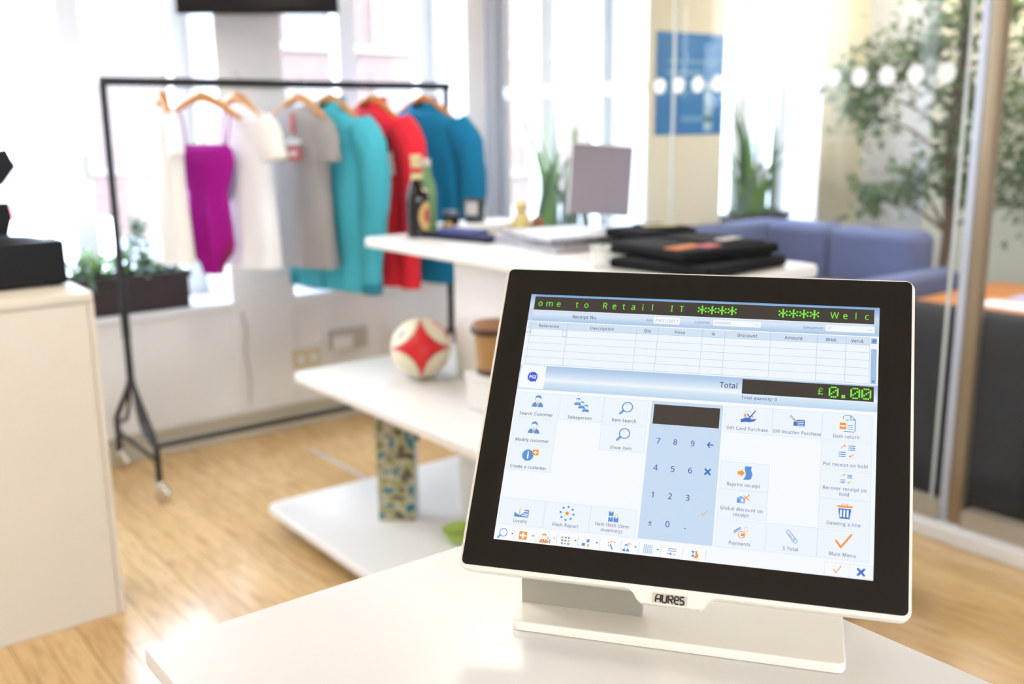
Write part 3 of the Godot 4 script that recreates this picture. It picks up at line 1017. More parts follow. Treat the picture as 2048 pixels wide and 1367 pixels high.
func build_cabinet() -> void:
	var t := thing("shop_cabinet", "tall cream cabinet at the left with a black till on top", "cabinet", at(-0.1, 0, -3.12))
	box_part(t, "carcass", -0.86, 0.877, 0.0, 0.962, -0.18, 0.168, M.cream_panel, 0.003)
	box_part(t, "front_panel", -0.86, 0.858, 0.0, 0.958, 0.168, 0.177, M.cream_panel, 0.002)
	box_part(t, "corner_post", 0.861, 0.877, 0.0, 0.962, 0.168, 0.178, M.cream_panel, 0.003)
	part(t, "top", slab(1.74, 0.36, 0.006, 0.026, 0.003, 4), M.cream_panel, at(0.007, 0.99, 0.0))
	# black receipt printer and a small display on a post behind it
	var p := thing("receipt_printer", "squat black receipt printer on the cream cabinet", "printer", at(0.50, 0.99, -3.18))
	box_part(p, "body", -0.22, 0.258, 0.004, 0.136, -0.065, 0.07, M.black_plastic, 0.012, 2)
	part(p, "lid", ellipsoid(0.20, 0.024, 0.06, 28, 10), M.black_plastic, at(0.02, 0.132, -0.002))
	for x in [-0.19, 0.22]: for z in [-0.045, 0.045]: box_part(p, "foot", x - 0.015, x + 0.015, 0.0, 0.006, z - 0.012, z + 0.012, M.rubber, 0.002)
	var d := thing("pole_display", "black angled customer display on a post behind the printer", "display", at(0.60, 0.99, -3.275))
	var headp := PackedVector2Array()
	for q in [[0.044, 0.393], [0.060, 0.397], [0.080, 0.344], [0.039, 0.292], [-0.12, 0.275], [-0.12, 0.385]]: headp.append(Vector2(q[0], q[1]))
	part(d, "screen_case", prism(headp, 0.035), M.black_plastic)
	var footp := PackedVector2Array()
	for q in [[-0.10, 0.0], [0.045, 0.0], [0.044, 0.13], [0.040, 0.15], [0.055, 0.20], [0.048, 0.241], [-0.10, 0.241]]: footp.append(Vector2(q[0], q[1]))
	part(d, "post", prism(footp, 0.04), M.black_plastic)
	part(d, "tilt_joint", tube([Vector3(-0.03, 0.23, 0), Vector3(-0.03, 0.30, 0)], 0.014, 12), M.black_plastic)

func build_rail() -> void:
	var t := thing("clothes_rail", "black steel clothes rail on castors standing before the windows", "clothes rail", at(1.177, 0, -4.036))
	var L := 1.573
	part(t, "top_bar", rbox(Vector3(L + 0.034, 0.034, 0.034), 0.004), M.black_steel, at(L / 2, 1.615, 0))
	part(t, "bottom_bar", tube([Vector3(0, 0.228, 0.25), Vector3(L, 0.228, 0.25)], 0.012), M.black_steel)
	for x in [0.0, L]:
		part(t, "post", tube([Vector3(x, 0.44, 0), Vector3(x, 1.60, 0)], 0.015, 12), M.black_steel)
		part(t, "sleeve_joint", tube([Vector3(x, 0.62, 0), Vector3(x, 0.98, 0)], 0.017, 12), M.black_steel)
		for s in [1.0, -1.0]:
			part(t, "leg", tube(smooth_path([Vector3(x, 0.50, 0.0), Vector3(x, 0.42, 0.03 * s), Vector3(x, 0.24, 0.235 * s), Vector3(x, 0.20, 0.25 * s), Vector3(x, 0.075, 0.25 * s)], 5), 0.0125, 10), M.black_steel)
			part(t, "brace", tube(smooth_path([Vector3(x, 0.40, 0.035 * s), Vector3(x, 0.33, 0.055 * s), Vector3(x, 0.25, 0.12 * s), Vector3(x, 0.215, 0.25 * s)], 5), 0.009, 8), M.black_steel)
			var c := part(t, "castor", joined([[lathe([[0.004, -0.011], [0.030, -0.011], [0.034, -0.006], [0.034, 0.006], [0.030, 0.011], [0.004, 0.011]], 22), at(x + 0.005, 0.034, 0.25 * s + 0.012, 0.6, 0, PI / 2)]]), M.chrome)
			part(c, "fork", joined([[rbox(Vector3(0.036, 0.03, 0.04), 0.008, 2), at(x, 0.068, 0.25 * s)], [lathe([[0.001, 0.0], [0.01, 0.0], [0.01, 0.03], [0.001, 0.03]], 12), at(x, 0.068, 0.25 * s)]]), M.chrome)
		part(t, "cross_bar", tube([Vector3(x, 0.165, -0.25), Vector3(x, 0.165, 0.25)], 0.009), M.black_steel)

# wooden hanger: hook over the bar, arms along local x
func hanger(where: Transform3D, label: String, half := 0.175) -> void:
	var t := thing("wooden_hanger", label, "hanger", where, "wooden hangers on the clothes rail")
	var arm := []
	var rad := []
	for k in 13:
		var u := -1.0 + k / 6.0
		arm.append(Vector3(u * half, -0.072 - 0.09 * pow(absf(u), 1.3), 0.012 * u * u))
		rad.append(0.021 - 0.011 * absf(u))
	part(t, "arm", tube(arm, rad, 10), M.hanger_wood)
	var hook := [Vector3(0, -0.065, 0), Vector3(0, -0.03, 0)]
	for k in 11:
		var a := -1.57 + 4.2 * k / 10.0
		hook.append(Vector3(0, 0.004 + 0.0215 * sin(a) - 0.002, 0.0215 * cos(a) * -1.0 + 0.0))
	part(t, "hook", tube(hook, 0.0018, 6), M.chrome)

func ring(hw: float, hd: float, y: float, wave := 0.0, ph := 0.0, n := 40, x := 0.0, z := 0.0) -> Array:
	var r := []
	for k in n:
		var a := TAU * k / n
		var ca := cos(a)
		var sa := sin(a)
		var px := hw * signf(ca) * pow(absf(ca), 0.72)
		var pz := hd * signf(sa) * pow(absf(sa), 0.85) + wave * sin(px / hw * 8.5 + ph) * (1.0 - 0.3 * absf(ca)) + wave * 0.5 * sin(px / hw * 15.0 + ph * 2.3)
		r.append(Vector3(x + px, y, z + pz))
	return r

func top_body(rows: Array, wave: float, ph: float) -> Dictionary:
	var rings := []
	for i in rows.size() - 1:
		var a: Array = rows[i]
		var b: Array = rows[i + 1]
		var n := 5
		for k in n:
			var f := float(k) / n
			var y := lerpf(a[0], b[0], f)
			var down := clampf((-0.16 - y) / 0.45, 0.0, 1.0)
			rings.append(ring(lerpf(a[1], b[1], f), lerpf(a[2], b[2], f), y, wave * down, ph + y * 3.0))
	var e: Array = rows[-1]
	rings.append(ring(e[1], e[2], e[0], wave, ph + e[0] * 3.0))
	return loft(rings)

func sleeve(s: float, pts: Array, rad: Array, flat := 0.7) -> Dictionary:
	var path := []
	for p in pts: path.append(Vector3(p[0] * s, p[1], p[2]))
	var g := tube(smooth_path(path, 4), 1.0, 16)
	# give the tube its taper and a flattened, slightly rumpled section
	var sp := smooth_path(path, 4)
	var v: PackedVector3Array = g.v
	for i in sp.size():
		var f := float(i) / (sp.size() - 1) * (rad.size() - 1)
		var r: float = lerpf(rad[int(f)], rad[mini(int(f) + 1, rad.size() - 1)], f - int(f))
		for k in 16:
			var d: Vector3 = v[i * 16 + k] - sp[i]
			d = Vector3(d.x, d.y, d.z * flat) * r * (1.0 + 0.06 * sin(k * 2.0 + i * 1.1))
			v[i * 16 + k] = sp[i] + d
	v[sp.size() * 16] = sp[0]
	v[sp.size() * 16 + 1] = sp[-1]
	g.v = v
	return g

func build_garments() -> void:
	# [x on the bar, turn of the front from the rail's left end towards the room, in degrees]
	var bar := 1.630
	var place := func(x: float, deg: float) -> Transform3D:
		return Transform3D(Basis(Vector3.UP, deg_to_rad(-90.0 + deg)), Vector3(x, bar + 0.004, -4.036))
	var tee := [[-0.078, 0.060, 0.030], [-0.090, 0.105, 0.045], [-0.118, 0.165, 0.055], [-0.150, 0.205, 0.06], [-0.21, 0.208, 0.06], [-0.42, 0.195, 0.06], [-0.74, 0.212, 0.07]]
	# 1: white top at the rail's left end
	var w0: Transform3D = place.call(1.40, -2.0)
	hanger(w0, "wooden hanger at the rail's left end holding the plain white top", 0.10)
	var g0 := thing("plain_top", "plain white top hanging leftmost on the clothes rail", "top", w0.translated(Vector3(0, -0.028, 0)), "clothes hanging on the rail")
	part(g0, "body", top_body([[-0.085, 0.05, 0.03], [-0.115, 0.09, 0.045], [-0.17, 0.110, 0.05], [-0.4, 0.105, 0.05], [-0.70, 0.125, 0.06]], 0.008, 0.4), M.cotton_cream)
	for s in [-1.0, 1.0]: part(g0, "sleeve", sleeve(s, [[0.085, -0.12, 0], [0.115, -0.19, 0], [0.125, -0.27, 0.0]], [0.04, 0.042, 0.04]), M.cotton_white)
	# 2: magenta swimsuit on straps
	var w1: Transform3D = place.call(1.556, 30.0)
	hanger(w1, "wooden hanger showing bare above the magenta swimsuit", 0.195)
	var g1 := thing("swimsuit", "magenta one-piece swimsuit on thin straps", "swimsuit", w1, "clothes hanging on the rail")
	part(g1, "body", top_body([[-0.262, 0.115, 0.008], [-0.285, 0.136, 0.03], [-0.34, 0.142, 0.04], [-0.46, 0.100, 0.036], [-0.58, 0.108, 0.04], [-0.67, 0.115, 0.035], [-0.705, 0.105, 0.03], [-0.75, 0.060, 0.022], [-0.795, 0.045, 0.012]], 0.010, 1.2), M.magenta, at(0, 0, 0))
	for s in [-1.0, 1.0]: part(g1, "strap", tube(smooth_path([Vector3(0.105 * s, -0.275, 0.012), Vector3(0.120 * s, -0.16, 0.02), Vector3(0.13 * s, -0.112, 0.0), Vector3(0.118 * s, -0.17, -0.02), Vector3(0.1 * s, -0.275, -0.012)], 6), 0.004, 6), M.magenta)
	paint("lining", Color(0.5, 0.08, 0.22), 0.8)
	part(g1, "leg_trim", tube(smooth_path([Vector3(0.122, -0.655, 0.03), Vector3(0.105, -0.70, 0.034), Vector3(0.07, -0.745, 0.026), Vector3(0.05, -0.79, 0.014)], 5), 0.007, 6), M.lining)
	# 3: white T-shirt with a faint print
	var w2: Transform3D = place.call(1.705, 12.0)
	hanger(w2, "wooden hanger inside the white T-shirt with a pale print")
	var g2 := thing("t_shirt", "white T-shirt with a pale lilac chest print on the rail", "T-shirt", w2.translated(Vector3(0, -0.028, 0)), "clothes hanging on the rail")
	part(g2, "body", top_body(tee, 0.009, 0.2), M.cotton_white)
	for s in [-1.0, 1.0]: part(g2, "sleeve", sleeve(s, [[0.165, -0.145, 0], [0.205, -0.215, 0], [0.228, -0.300, 0.0]], [0.06, 0.068, 0.066]), M.cotton_cream)
	part(g2, "neckband", tube(collar_loop(0.085, 0.05, -0.105), 0.007, 8, false), M.cotton_white)
	part(g2, "chest_print", print_patch(0.07, 0.11, 0.079), M.print_lilac, at(0, -0.36, 0))
	# 4: grey T-shirt with a badge
	var w3: Transform3D = place.call(1.985, 15.0)
	hanger(w3, "wooden hanger inside the grey T-shirt")
	var g3 := thing("t_shirt", "grey T-shirt with a small red and white crest on the rail", "T-shirt", w3.translated(Vector3(0, -0.028, 0)), "clothes hanging on the rail")
	part(g3, "body", top_body([[-0.082, 0.060, 0.03], [-0.095, 0.10, 0.045], [-0.125, 0.145, 0.055], [-0.160, 0.170, 0.06], [-0.22, 0.166, 0.06], [-0.42, 0.160, 0.06], [-0.77, 0.190, 0.07]], 0.009, 2.0), M.cotton_grey)
	for s in [-1.0, 1.0]: part(g3, "sleeve", sleeve(s, [[0.135, -0.155, 0], [0.165, -0.225, 0], [0.178, -0.315, 0.0]], [0.055, 0.060, 0.058]), M.cotton_grey)
	part(g3, "neckband", tube(collar_loop(0.088, 0.05, -0.108), 0.007, 8, false), M.cotton_grey)
	part(g3, "placket", rbox(Vector3(0.018, 0.085, 0.006), 0.002), M.print_red, at(0.03, -0.155, 0.068))
	var crest := part(g3, "crest", print_patch(0.052, 0.032, 0.0790), M.print_red, at(0.04, -0.28, 0))
	part(crest, "crest_centre", print_patch(0.030, 0.012, 0.0806), M.print_pale)
	part(g3, "crest_lettering", print_patch(0.055, 0.014, 0.079), M.print_pale, at(0.04, -0.23, 0))
	# 5-7: zipped jackets
	jacket(place.call(2.135, 13.0), "teal zip jacket hanging right of the grey T-shirt", "wooden hanger inside the teal jacket", M.teal, M.teal_dark, -0.885)
	jacket(place.call(2.345, 10.0), "cherry red zip jacket between the two blue jackets", "wooden hanger inside the red jacket", M.cherry, M.cherry, -0.88, true)
	jacket(place.call(2.62, 20.0), "deep ocean blue jacket at the rail's right end", "wooden hanger at the rail's right end inside the blue jacket", M.ocean, M.ocean_dark, -0.90)

func collar_loop(hw: float, hd: float, y: float) -> Array:
	var p := []
	for k in 25:
		var a := TAU * k / 24
		p.append(Vector3(cos(a) * hw, y + 0.012 * absf(cos(a)) * 2.0 - 0.010 * maxf(0.0, sin(a)), sin(a) * hd))
	return p

# thin print lying just proud of a garment's front, following its curve
func print_patch(hw: float, hh: float, z: float) -> Dictionary:
	var rings := []
	for s in [-0.0008, 0.0008]:
		var r := []
		for k in 28:
			var a := TAU * k / 28
			var x := cos(a) * hw
			r.append(Vector3(x, sin(a) * hh, z - 0.9 * x * x + s))
		rings.append(r)
	return loft(rings)

func jacket(where: Transform3D, label: String, hanger_label: String, mat: Material, shade: Material, hem: float, tag := false) -> void:
	hanger(where, hanger_label)
	var t := thing("zip_jacket", label, "jacket", where.translated(Vector3(0, -0.028, 0)), "clothes hanging on the rail")
	part(t, "body", top_body([[-0.095, 0.065, 0.035], [-0.108, 0.12, 0.055], [-0.135, 0.18, 0.065], [-0.175, 0.222, 0.075], [-0.26, 0.222, 0.078], [-0.5, 0.215, 0.075], [hem, 0.235, 0.08]], 0.011, where.origin.x * 5.0), mat)
	for s in [-1.0, 1.0]:
		var sl := part(t, "sleeve", sleeve(s, [[0.185, -0.165, 0], [0.245, -0.26, 0.0], [0.275, -0.42, 0.005], [0.268, -0.60, 0.015], [0.25, -0.74, 0.02], [0.245, hem + 0.0, 0.02]], [0.07, 0.078, 0.068, 0.06, 0.05, 0.046], 0.85), mat)
		part(sl, "cuff", sleeve(s, [[0.246, hem + 0.045, 0.02], [0.245, hem - 0.004, 0.02]], [0.0495, 0.048], 0.85), shade)
	# standing collar: a band open at the front
	var lo := []
	var hi := []
	for k in 25:
		var a := PI * 0.5 + 0.35 + (TAU - 0.7) * k / 24.0
		lo.append(Vector3(cos(a) * 0.088, -0.122 + 0.012 * sin(a) * -1.0, sin(a) * 0.058))
		hi.append(Vector3(cos(a) * 0.078, -0.055 + 0.018 * sin(a) * -1.0, sin(a) * 0.056 - 0.006))
	var lo2 := []
	var hi2 := []
	for k in 25:
		lo2.append(lo[k] * Vector3(0.93, 1, 0.9))
		hi2.append(hi[k] * Vector3(0.93, 1, 0.9))
	var rings := []
	for k in 25: rings.append([lo[k], hi[k], hi2[k], lo2[k]])
	part(t, "collar", loft(rings), mat)
	part(t, "zip", tube(smooth_path([Vector3(0, -0.125, 0.066), Vector3(0, -0.2, 0.079), Vector3(0.0, -0.5, 0.082), Vector3(0, hem + 0.01, 0.09)], 4), 0.004, 6), shade)
	if tag:
		part(t, "swing_tag", rbox(Vector3(0.045, 0.10, 0.002), 0.0008), M.print_pale, at(0.2, -0.33, 0.085, 0.3, 0, 0.1))
		part(t, "dark_label", rbox(Vector3(0.03, 0.07, 0.002), 0.0008), M.black_cotton, at(0.195, -0.25, 0.09, 0.3, 0, 0.1))

# ---------------------------------------------------------------- goods on the display table
func build_table_goods() -> void:
	var top := 1.05
	# dark bottle with an oval label and foiled neck
	var dark := paint("bottle_brown", Color(0.06, 0.035, 0.02), 0.12)
	paint("foil", Color(0.80, 0.74, 0.52), 0.4, 0.2)
	paint("label_cream", Color(0.80, 0.66, 0.42), 0.6)
	paint("green_glass", Color(0.42, 0.56, 0.36), 0.12)
	var b := thing("bottle", "dark brown bottle with a gold foil neck and oval label", "bottle", at(1.925, top, -3.02, 0.95))
	part(b, "body", lathe([[0.001, 0.0], [0.036, 0.0], [0.040, 0.004], [0.0405, 0.13], [0.038, 0.155], [0.026, 0.19], [0.018, 0.215], [0.016, 0.25], [0.016, 0.272], [0.001, 0.272]]), dark)
	part(b, "foil", lathe([[0.0215, 0.203], [0.0195, 0.215], [0.0178, 0.25], [0.0185, 0.255], [0.0185, 0.27], [0.0205, 0.274], [0.0205, 0.286], [0.018, 0.289], [0.001, 0.289]]), M.foil)
	var bl := part(b, "label", label_patch(0.0412, 0.075, 0.034, 0.052, 0.6), M.label_cream)
	part(bl, "label_device", label_patch(0.0416, 0.078, 0.016, 0.026, 0.6), M.print_red)
	part(b, "neck_ring_print", lathe([[0.0200, 0.226], [0.0196, 0.232], [0.0193, 0.240], [0.0187, 0.246]], 24), M.print_red)
	part(b, "shoulder_medal", label_patch(0.0330, 0.172, 0.009, 0.009, 0.75, 0.011), M.foil)
	var b2 := thing("bottle", "slim pale green bottle standing behind the dark bottle", "bottle", at(2.02, top, -3.10))
	part(b2, "body", lathe([[0.001, 0.0], [0.030, 0.0], [0.033, 0.004], [0.033, 0.15], [0.03, 0.175], [0.016, 0.215], [0.013, 0.26], [0.001, 0.26]]), M.green_glass)
	part(b2, "cap", lathe([[0.0135, 0.245], [0.015, 0.247], [0.015, 0.27], [0.001, 0.272]]), M.print_pale)
	var j := thing("small_jar", "small dark jar right beside the bottles", "jar", at(2.075, top, -3.03))
	part(j, "body", lathe([[0.001, 0], [0.026, 0.0], [0.028, 0.004], [0.028, 0.06], [0.025, 0.068], [0.001, 0.068]]), M.black_plastic)
	paint("lid_grey", Color(0.35, 0.37, 0.42), 0.4, 0.4)
	part(j, "lid", lathe([[0.027, 0.0], [0.029, 0.002], [0.029, 0.016], [0.026, 0.019], [0.001, 0.019]]), M.lid_grey, at(0, 0.066, 0))
	part(j, "label", label_patch(0.0284, 0.032, 0.014, 0.018, 0.9), M.label_cream)
	var tray := thing("white_box", "flat white box at the back of the top shelf", "box", at(2.225, top, -3.055))
	box_part(tray, "body", -0.155, 0.155, 0, 0.022, -0.095, 0.095, M.paper, 0.004)
	box_part(tray, "lid", -0.158, 0.158, 0.018, 0.032, -0.098, 0.098, M.paper, 0.005)
	var c := thing("mug", "small dark mug with a white front label on the flat box", "mug", at(2.195, top + 0.032, -3.05))
	paint("mug_dark", Color(0.20, 0.21, 0.23), 0.45)
	part(c, "body", lathe([[0.001, 0.0], [0.034, 0.0], [0.037, 0.003], [0.038, 0.088], [0.0355, 0.089], [0.034, 0.01], [0.001, 0.009]]), M.mug_dark)
	part(c, "label", label_patch(0.0384, 0.055, 0.024, 0.024, 0.95, 0.0005, true), M.print_pale)
	var hp := []
	for k in 9:
		var a := -1.3 + 2.6 * k / 8.0
		hp.append(Vector3(0.036 + 0.022 * cos(a), 0.045 + 0.026 * sin(a), -0.0))
	part(c, "handle", tube(hp, 0.005, 8), M.mug_dark, at(0, 0, 0, 0.7))
	var nv := thing("folded_scarf", "folded navy cloth lying near the front of the top shelf", "cloth", at(2.02, top, -2.845, 0.15))
	part(nv, "lower_fold", pad(0.13, 0.30, 0.018, 3.0), M.navy)
	paint("navy_light", Color(0.26, 0.29, 0.52), 0.8)
	part(nv, "upper_fold", pad(0.10, 0.17, 0.014, 5.0), M.navy_light, at(0.012, 0.015, -0.05, 0.12))
	# pawn-shaped wooden figure with a brown block
	paint("pale_wood", Color(0.84, 0.76, 0.52), 0.5)
	var fg := thing("wooden_figure", "pale wooden pawn-shaped figure at the back of the top shelf", "figure", at(2.325, top, -2.93))
	part(fg, "body", lathe([[0.001, 0.0], [0.040, 0.0], [0.042, 0.006], [0.038, 0.03], [0.026, 0.058], [0.020, 0.068], [0.001, 0.07]]), M.pale_wood)
	part(fg, "head", ellipsoid(0.024, 0.026, 0.024), M.pale_wood, at(0, 0.088, 0))
	paint("block_brown", Color(0.52, 0.34, 0.18), 0.6)
	single("wooden_block", "small brown wedge beside the pale wooden figure", "block", prism(PackedVector2Array([Vector2(-0.025, 0), Vector2(0.03, 0), Vector2(0.012, 0.055), Vector2(-0.018, 0.055)]), 0.04), M.block_brown, at(2.345, top, -2.855, -0.9))
	# packed prints in clear wrap
	paint("wrap_print", Color(0.74, 0.73, 0.75), 0.3)
	triplanar(M.wrap_print, noise_tex(21, 0.03, [[0.0, Color(0.45, 0.42, 0.42)], [0.35, Color(0.85, 0.84, 0.86)], [0.6, Color(1, 1, 1)], [0.8, Color(0.8, 0.75, 0.72)], [1.0, Color(0.55, 0.52, 0.58)]], 256, 3), Vector3(3.0, 9.0, 3.0))
	var packs := [[2.165, -2.49, 0.34, 0.36, -0.08, "lowest wrapped print pack in the pale stack"], [2.185, -2.53, 0.32, 0.34, 0.05, "middle wrapped print pack in the pale stack"], [2.17, -2.51, 0.30, 0.33, -0.16, "topmost wrapped print pack in the pale stack"]]
	for i in 3:
		var q: Array = packs[i]
		var p := thing("print_pack", q[5], "print pack", at(q[0], top + 0.0145 * i, q[1], q[4]), "wrapped print packs in a stack")
		box_part(p, "prints", -q[2] / 2, q[2] / 2, 0.0, 0.013, -q[3] / 2, q[3] / 2, M.wrap_print, 0.003)
		part(p, "wrap_flap", pad(q[2] * 0.94, q[3] * 0.2, 0.0016, 2.0), M.paper, at(0, 0.0128, q[3] * 0.3))
	# sign panel on a thin stand
	paint("sign_mauve", Color(0.47, 0.41, 0.42), 0.35)
	paint("acrylic_edge", Color(0.85, 0.83, 0.82), 0.2)
	var sg := thing("table_sign", "mauve sign panel on a thin stand above the print packs", "sign", at(2.27, top + 0.0435, -2.44, -0.52))
	part(sg, "foot", slab(0.09, 0.06, 0.01, 0.006, 0.002), M.acrylic_edge, at(0, 0.006, 0))
	part(sg, "stick", tube([Vector3(0, 0.0, 0), Vector3(0, 0.1, -0.004)], 0.0035, 8), M.acrylic_edge)
	part(sg, "panel", rbox(Vector3(0.205, 0.225, 0.006), 0.002), M.sign_mauve, at(0, 0.165, 0.002, 0, -0.08, -0.075))
	part(sg, "panel_edge", joined([[rbox(Vector3(0.212, 0.005, 0.010), 0.001), at(0.0085, 0.279, -0.006, 0, -0.08, -0.075)], [rbox(Vector3(0.005, 0.232, 0.010), 0.001), at(-0.1035, 0.173, 0.002, 0, -0.08, -0.075)]]), M.acrylic_edge)
	var cup := thing("clear_cup", "small clear tumbler standing left of the black shirts", "tumbler", at(1.90, top, -2.04))
	var cg := paint("cup_glass", Color(0.93, 0.92, 0.88, 0.25), 0.1)
	cg.transparency = BaseMaterial3D.TRANSPARENCY_ALPHA
	part(cup, "wall", lathe([[0.001, 0.0], [0.021, 0.0], [0.024, 0.003], [0.029, 0.06], [0.027, 0.06], [0.0225, 0.006], [0.001, 0.005]]), cg)
	part(cup, "rim", tube(collar_ring(0.028, 0.06), 0.0012, 6, false), M.streak_and_rim)
	# black folded shirts
	var sh := [
		[2.10, 0.0, -1.86, 0.36, 0.34, 0.03, 0.1, "lowest black folded shirt nearest the table's front end", "print_orange"],
		[2.12, 0.0375, -1.90, 0.35, 0.33, 0.028, -0.12, "black folded shirt with an orange and pink print", "print_orange"],
		[2.245, 0.0, -2.185, 0.26, 0.22, 0.035, 0.05, "black folded shirt behind the printed one", ""],
		[2.255, 0.0425, -2.195, 0.22, 0.20, 0.03, -0.06, "topmost black folded shirt with a pale neck label", "label"],
	]
	for i in 4:
		var q: Array = sh[i]
		var s := thing("folded_shirt", q[7], "folded shirt", at(q[0], top + q[1], q[2], q[6]), "black folded shirts on the top shelf")
		part(s, "folded_body", pad(q[3], q[4], q[5], 2.0 + i), M.black_cotton)
		part(s, "sleeve_fold", pad(q[3] * 0.45, q[4] * 0.8, 0.008, 4.0), M.black_cotton, at(q[3] * 0.2, q[5] * 0.93, 0))
		if i == 1:
			part(s, "orange_print", pad(0.12, 0.05, 0.003, 9.0), M.print_orange, at(-0.105, 0.0275, 0.09, 0.2))
			part(s, "pink_print", pad(0.15, 0.05, 0.003, 9.0), M.print_pink, at(0.0, 0.0285, 0.10, 0.25))
			part(s, "pale_print", pad(0.09, 0.035, 0.003, 9.0), M.print_pale, at(0.075, 0.036, 0.065, 0.2))
		if q[8] == "label":
			part(s, "neck_label", pad(0.11, 0.045, 0.004, 9.0), M.foil, at(0.02, 0.036, 0.02, -0.4))
	# middle shelf: ball, woven box, brown pot
	var ball := thing("ball", "white ball with a red four-pointed star on the middle shelf", "ball", Transform3D(Basis.looking_at(Vector3(1.774, 0.7 - 1.45, -2.776), Vector3.UP), Vector3(1.775, 0.705, -2.79)))
	part(ball, "panel_skin", ball_mesh(), ball_material())
	paint("woven_white", Color(0.84, 0.82, 0.79), 0.7)
	var wb := thing("woven_box", "white woven box on the middle shelf under the brown pot", "box", at(1.768, 0.6, -2.295))
	box_part(wb, "body", -0.088, 0.088, 0.0, 0.102, -0.096, 0.096, M.woven_white, 0.006)
	for k in 4: box_part(wb, "band", -0.0905, 0.0905, 0.012 + 0.0235 * k, 0.029 + 0.0235 * k, -0.0985, 0.0985, M.woven_white, 0.004)
	box_part(wb, "lid", -0.094, 0.094, 0.10, 0.114, -0.102, 0.102, M.woven_white, 0.005)
	paint("pot_tan", Color(0.62, 0.47, 0.27), 0.6)
	paint("pot_dark", Color(0.27, 0.18, 0.11), 0.6)
	var pt := thing("brown_pot", "tan lidded pot with a dark brown rim on the woven box", "pot", at(1.752, 0.714, -2.33))
	part(pt, "body", lathe([[0.001, 0.0], [0.058, 0.0], [0.061, 0.012], [0.070, 0.125], [0.001, 0.125]]), M.pot_tan)
	part(pt, "foot_band", lathe([[0.0605, 0.0], [0.0630, 0.002], [0.0638, 0.014], [0.0615, 0.017]]), M.pot_dark)
	part(pt, "rim", lathe([[0.069, 0.122], [0.079, 0.124], [0.081, 0.132], [0.079, 0.142], [0.07, 0.145]]), M.pot_dark)
	part(pt, "lid", lathe([[0.071, 0.140], [0.076, 0.143], [0.072, 0.152], [0.035, 0.158], [0.001, 0.159]]), M.block_brown)
	# base shelf: patterned gift bag and green bowl
	var bagm := paint("bag_print", Color(1, 1, 1), 0.5)
	triplanar(bagm, noise_tex(5, 0.035, [[0.0, Color(0.05, 0.30, 0.34)], [0.27, Color(0.12, 0.44, 0.47)], [0.33, Color(0.66, 0.61, 0.53)], [0.5, Color(0.72, 0.67, 0.59)], [0.55, Color(0.47, 0.50, 0.17)], [0.63, Color(0.56, 0.57, 0.24)], [0.69, Color(0.70, 0.64, 0.57)], [0.76, Color(0.30, 0.26, 0.20)], [1.0, Color(0.22, 0.20, 0.17)]], 256, 2), Vector3(1.75, 1.75, 1.75), false)
	paint("bag_side", Color(0.72, 0.76, 0.78), 0.5)
	paint("ribbon", Color(0.28, 0.40, 0.44), 0.6)
	var bag := thing("gift_bag", "tall gift bag patterned in teal and olive leaves", "gift bag", at(1.70, 0.1, -2.845, -0.68))
	part(bag, "front", rbox(Vector3(0.132, 0.36, 0.004), 0.001), bagm, at(0, 0.18, 0.038))
	part(bag, "back", rbox(Vector3(0.132, 0.36, 0.003), 0.001), bagm, at(0, 0.18, -0.038))
	for s in [-1.0, 1.0]: part(bag, "gusset", rbox(Vector3(0.003, 0.36, 0.074), 0.001), M.bag_side, at(0.0645 * s, 0.18, 0))
	part(bag, "bottom", rbox(Vector3(0.128, 0.004, 0.072), 0.001), M.bag_side, at(0, 0.002, 0))
	for z in [0.042, -0.042]:
		part(bag, "handle", tube(smooth_path([Vector3(-0.045, 0.33, z), Vector3(-0.05, 0.37, z), Vector3(-0.03, 0.42, z), Vector3(0.03, 0.42, z), Vector3(0.05, 0.37, z), Vector3(0.045, 0.33, z)], 5), 0.003, 6), M.ribbon)
	part(bag, "ribbon_tail", rbox(Vector3(0.012, 0.06, 0.002), 0.0006), M.ribbon, at(0.073, 0.315, 0.03, 0.1, 0, 0.1))
	paint("lime", Color(0.66, 0.76, 0.34), 0.3)
	var bowl := thing("green_bowl", "lime green bowl on the table's base shelf", "bowl", at(1.755, 0.1, -2.53))
	part(bowl, "wall", lathe([[0.001, 0.005], [0.034, 0.005], [0.052, 0.014], [0.070, 0.042], [0.073, 0.042], [0.056, 0.011], [0.037, 0.0], [0.001, 0.0]]), M.lime)

func collar_ring(r: float, y: float) -> Array:
	var p := []
	for k in 25: p.append(Vector3(cos(TAU * k / 24) * r, y, sin(TAU * k / 24) * r))
	return p

# soft folded cloth or paper: a low rounded pad with a lightly rumpled top, standing on y = 0
func pad(w: float, d: float, h: float, ph: float) -> Dictionary:
	var g := rbox(Vector3(w, h, d), minf(h * 0.48, 0.016), 3)
	var v: PackedVector3Array = g.v
	for i in v.size():
		var p := v[i]
		p.x += 0.006 * sin(p.z * 31.0 + ph) * minf(1.0, h / 0.012)
		p.z += 0.005 * sin(p.x * 27.0 + ph * 1.7) * minf(1.0, h / 0.012)
		p.y += h / 2
		v[i] = p
	g.v = v
	return g

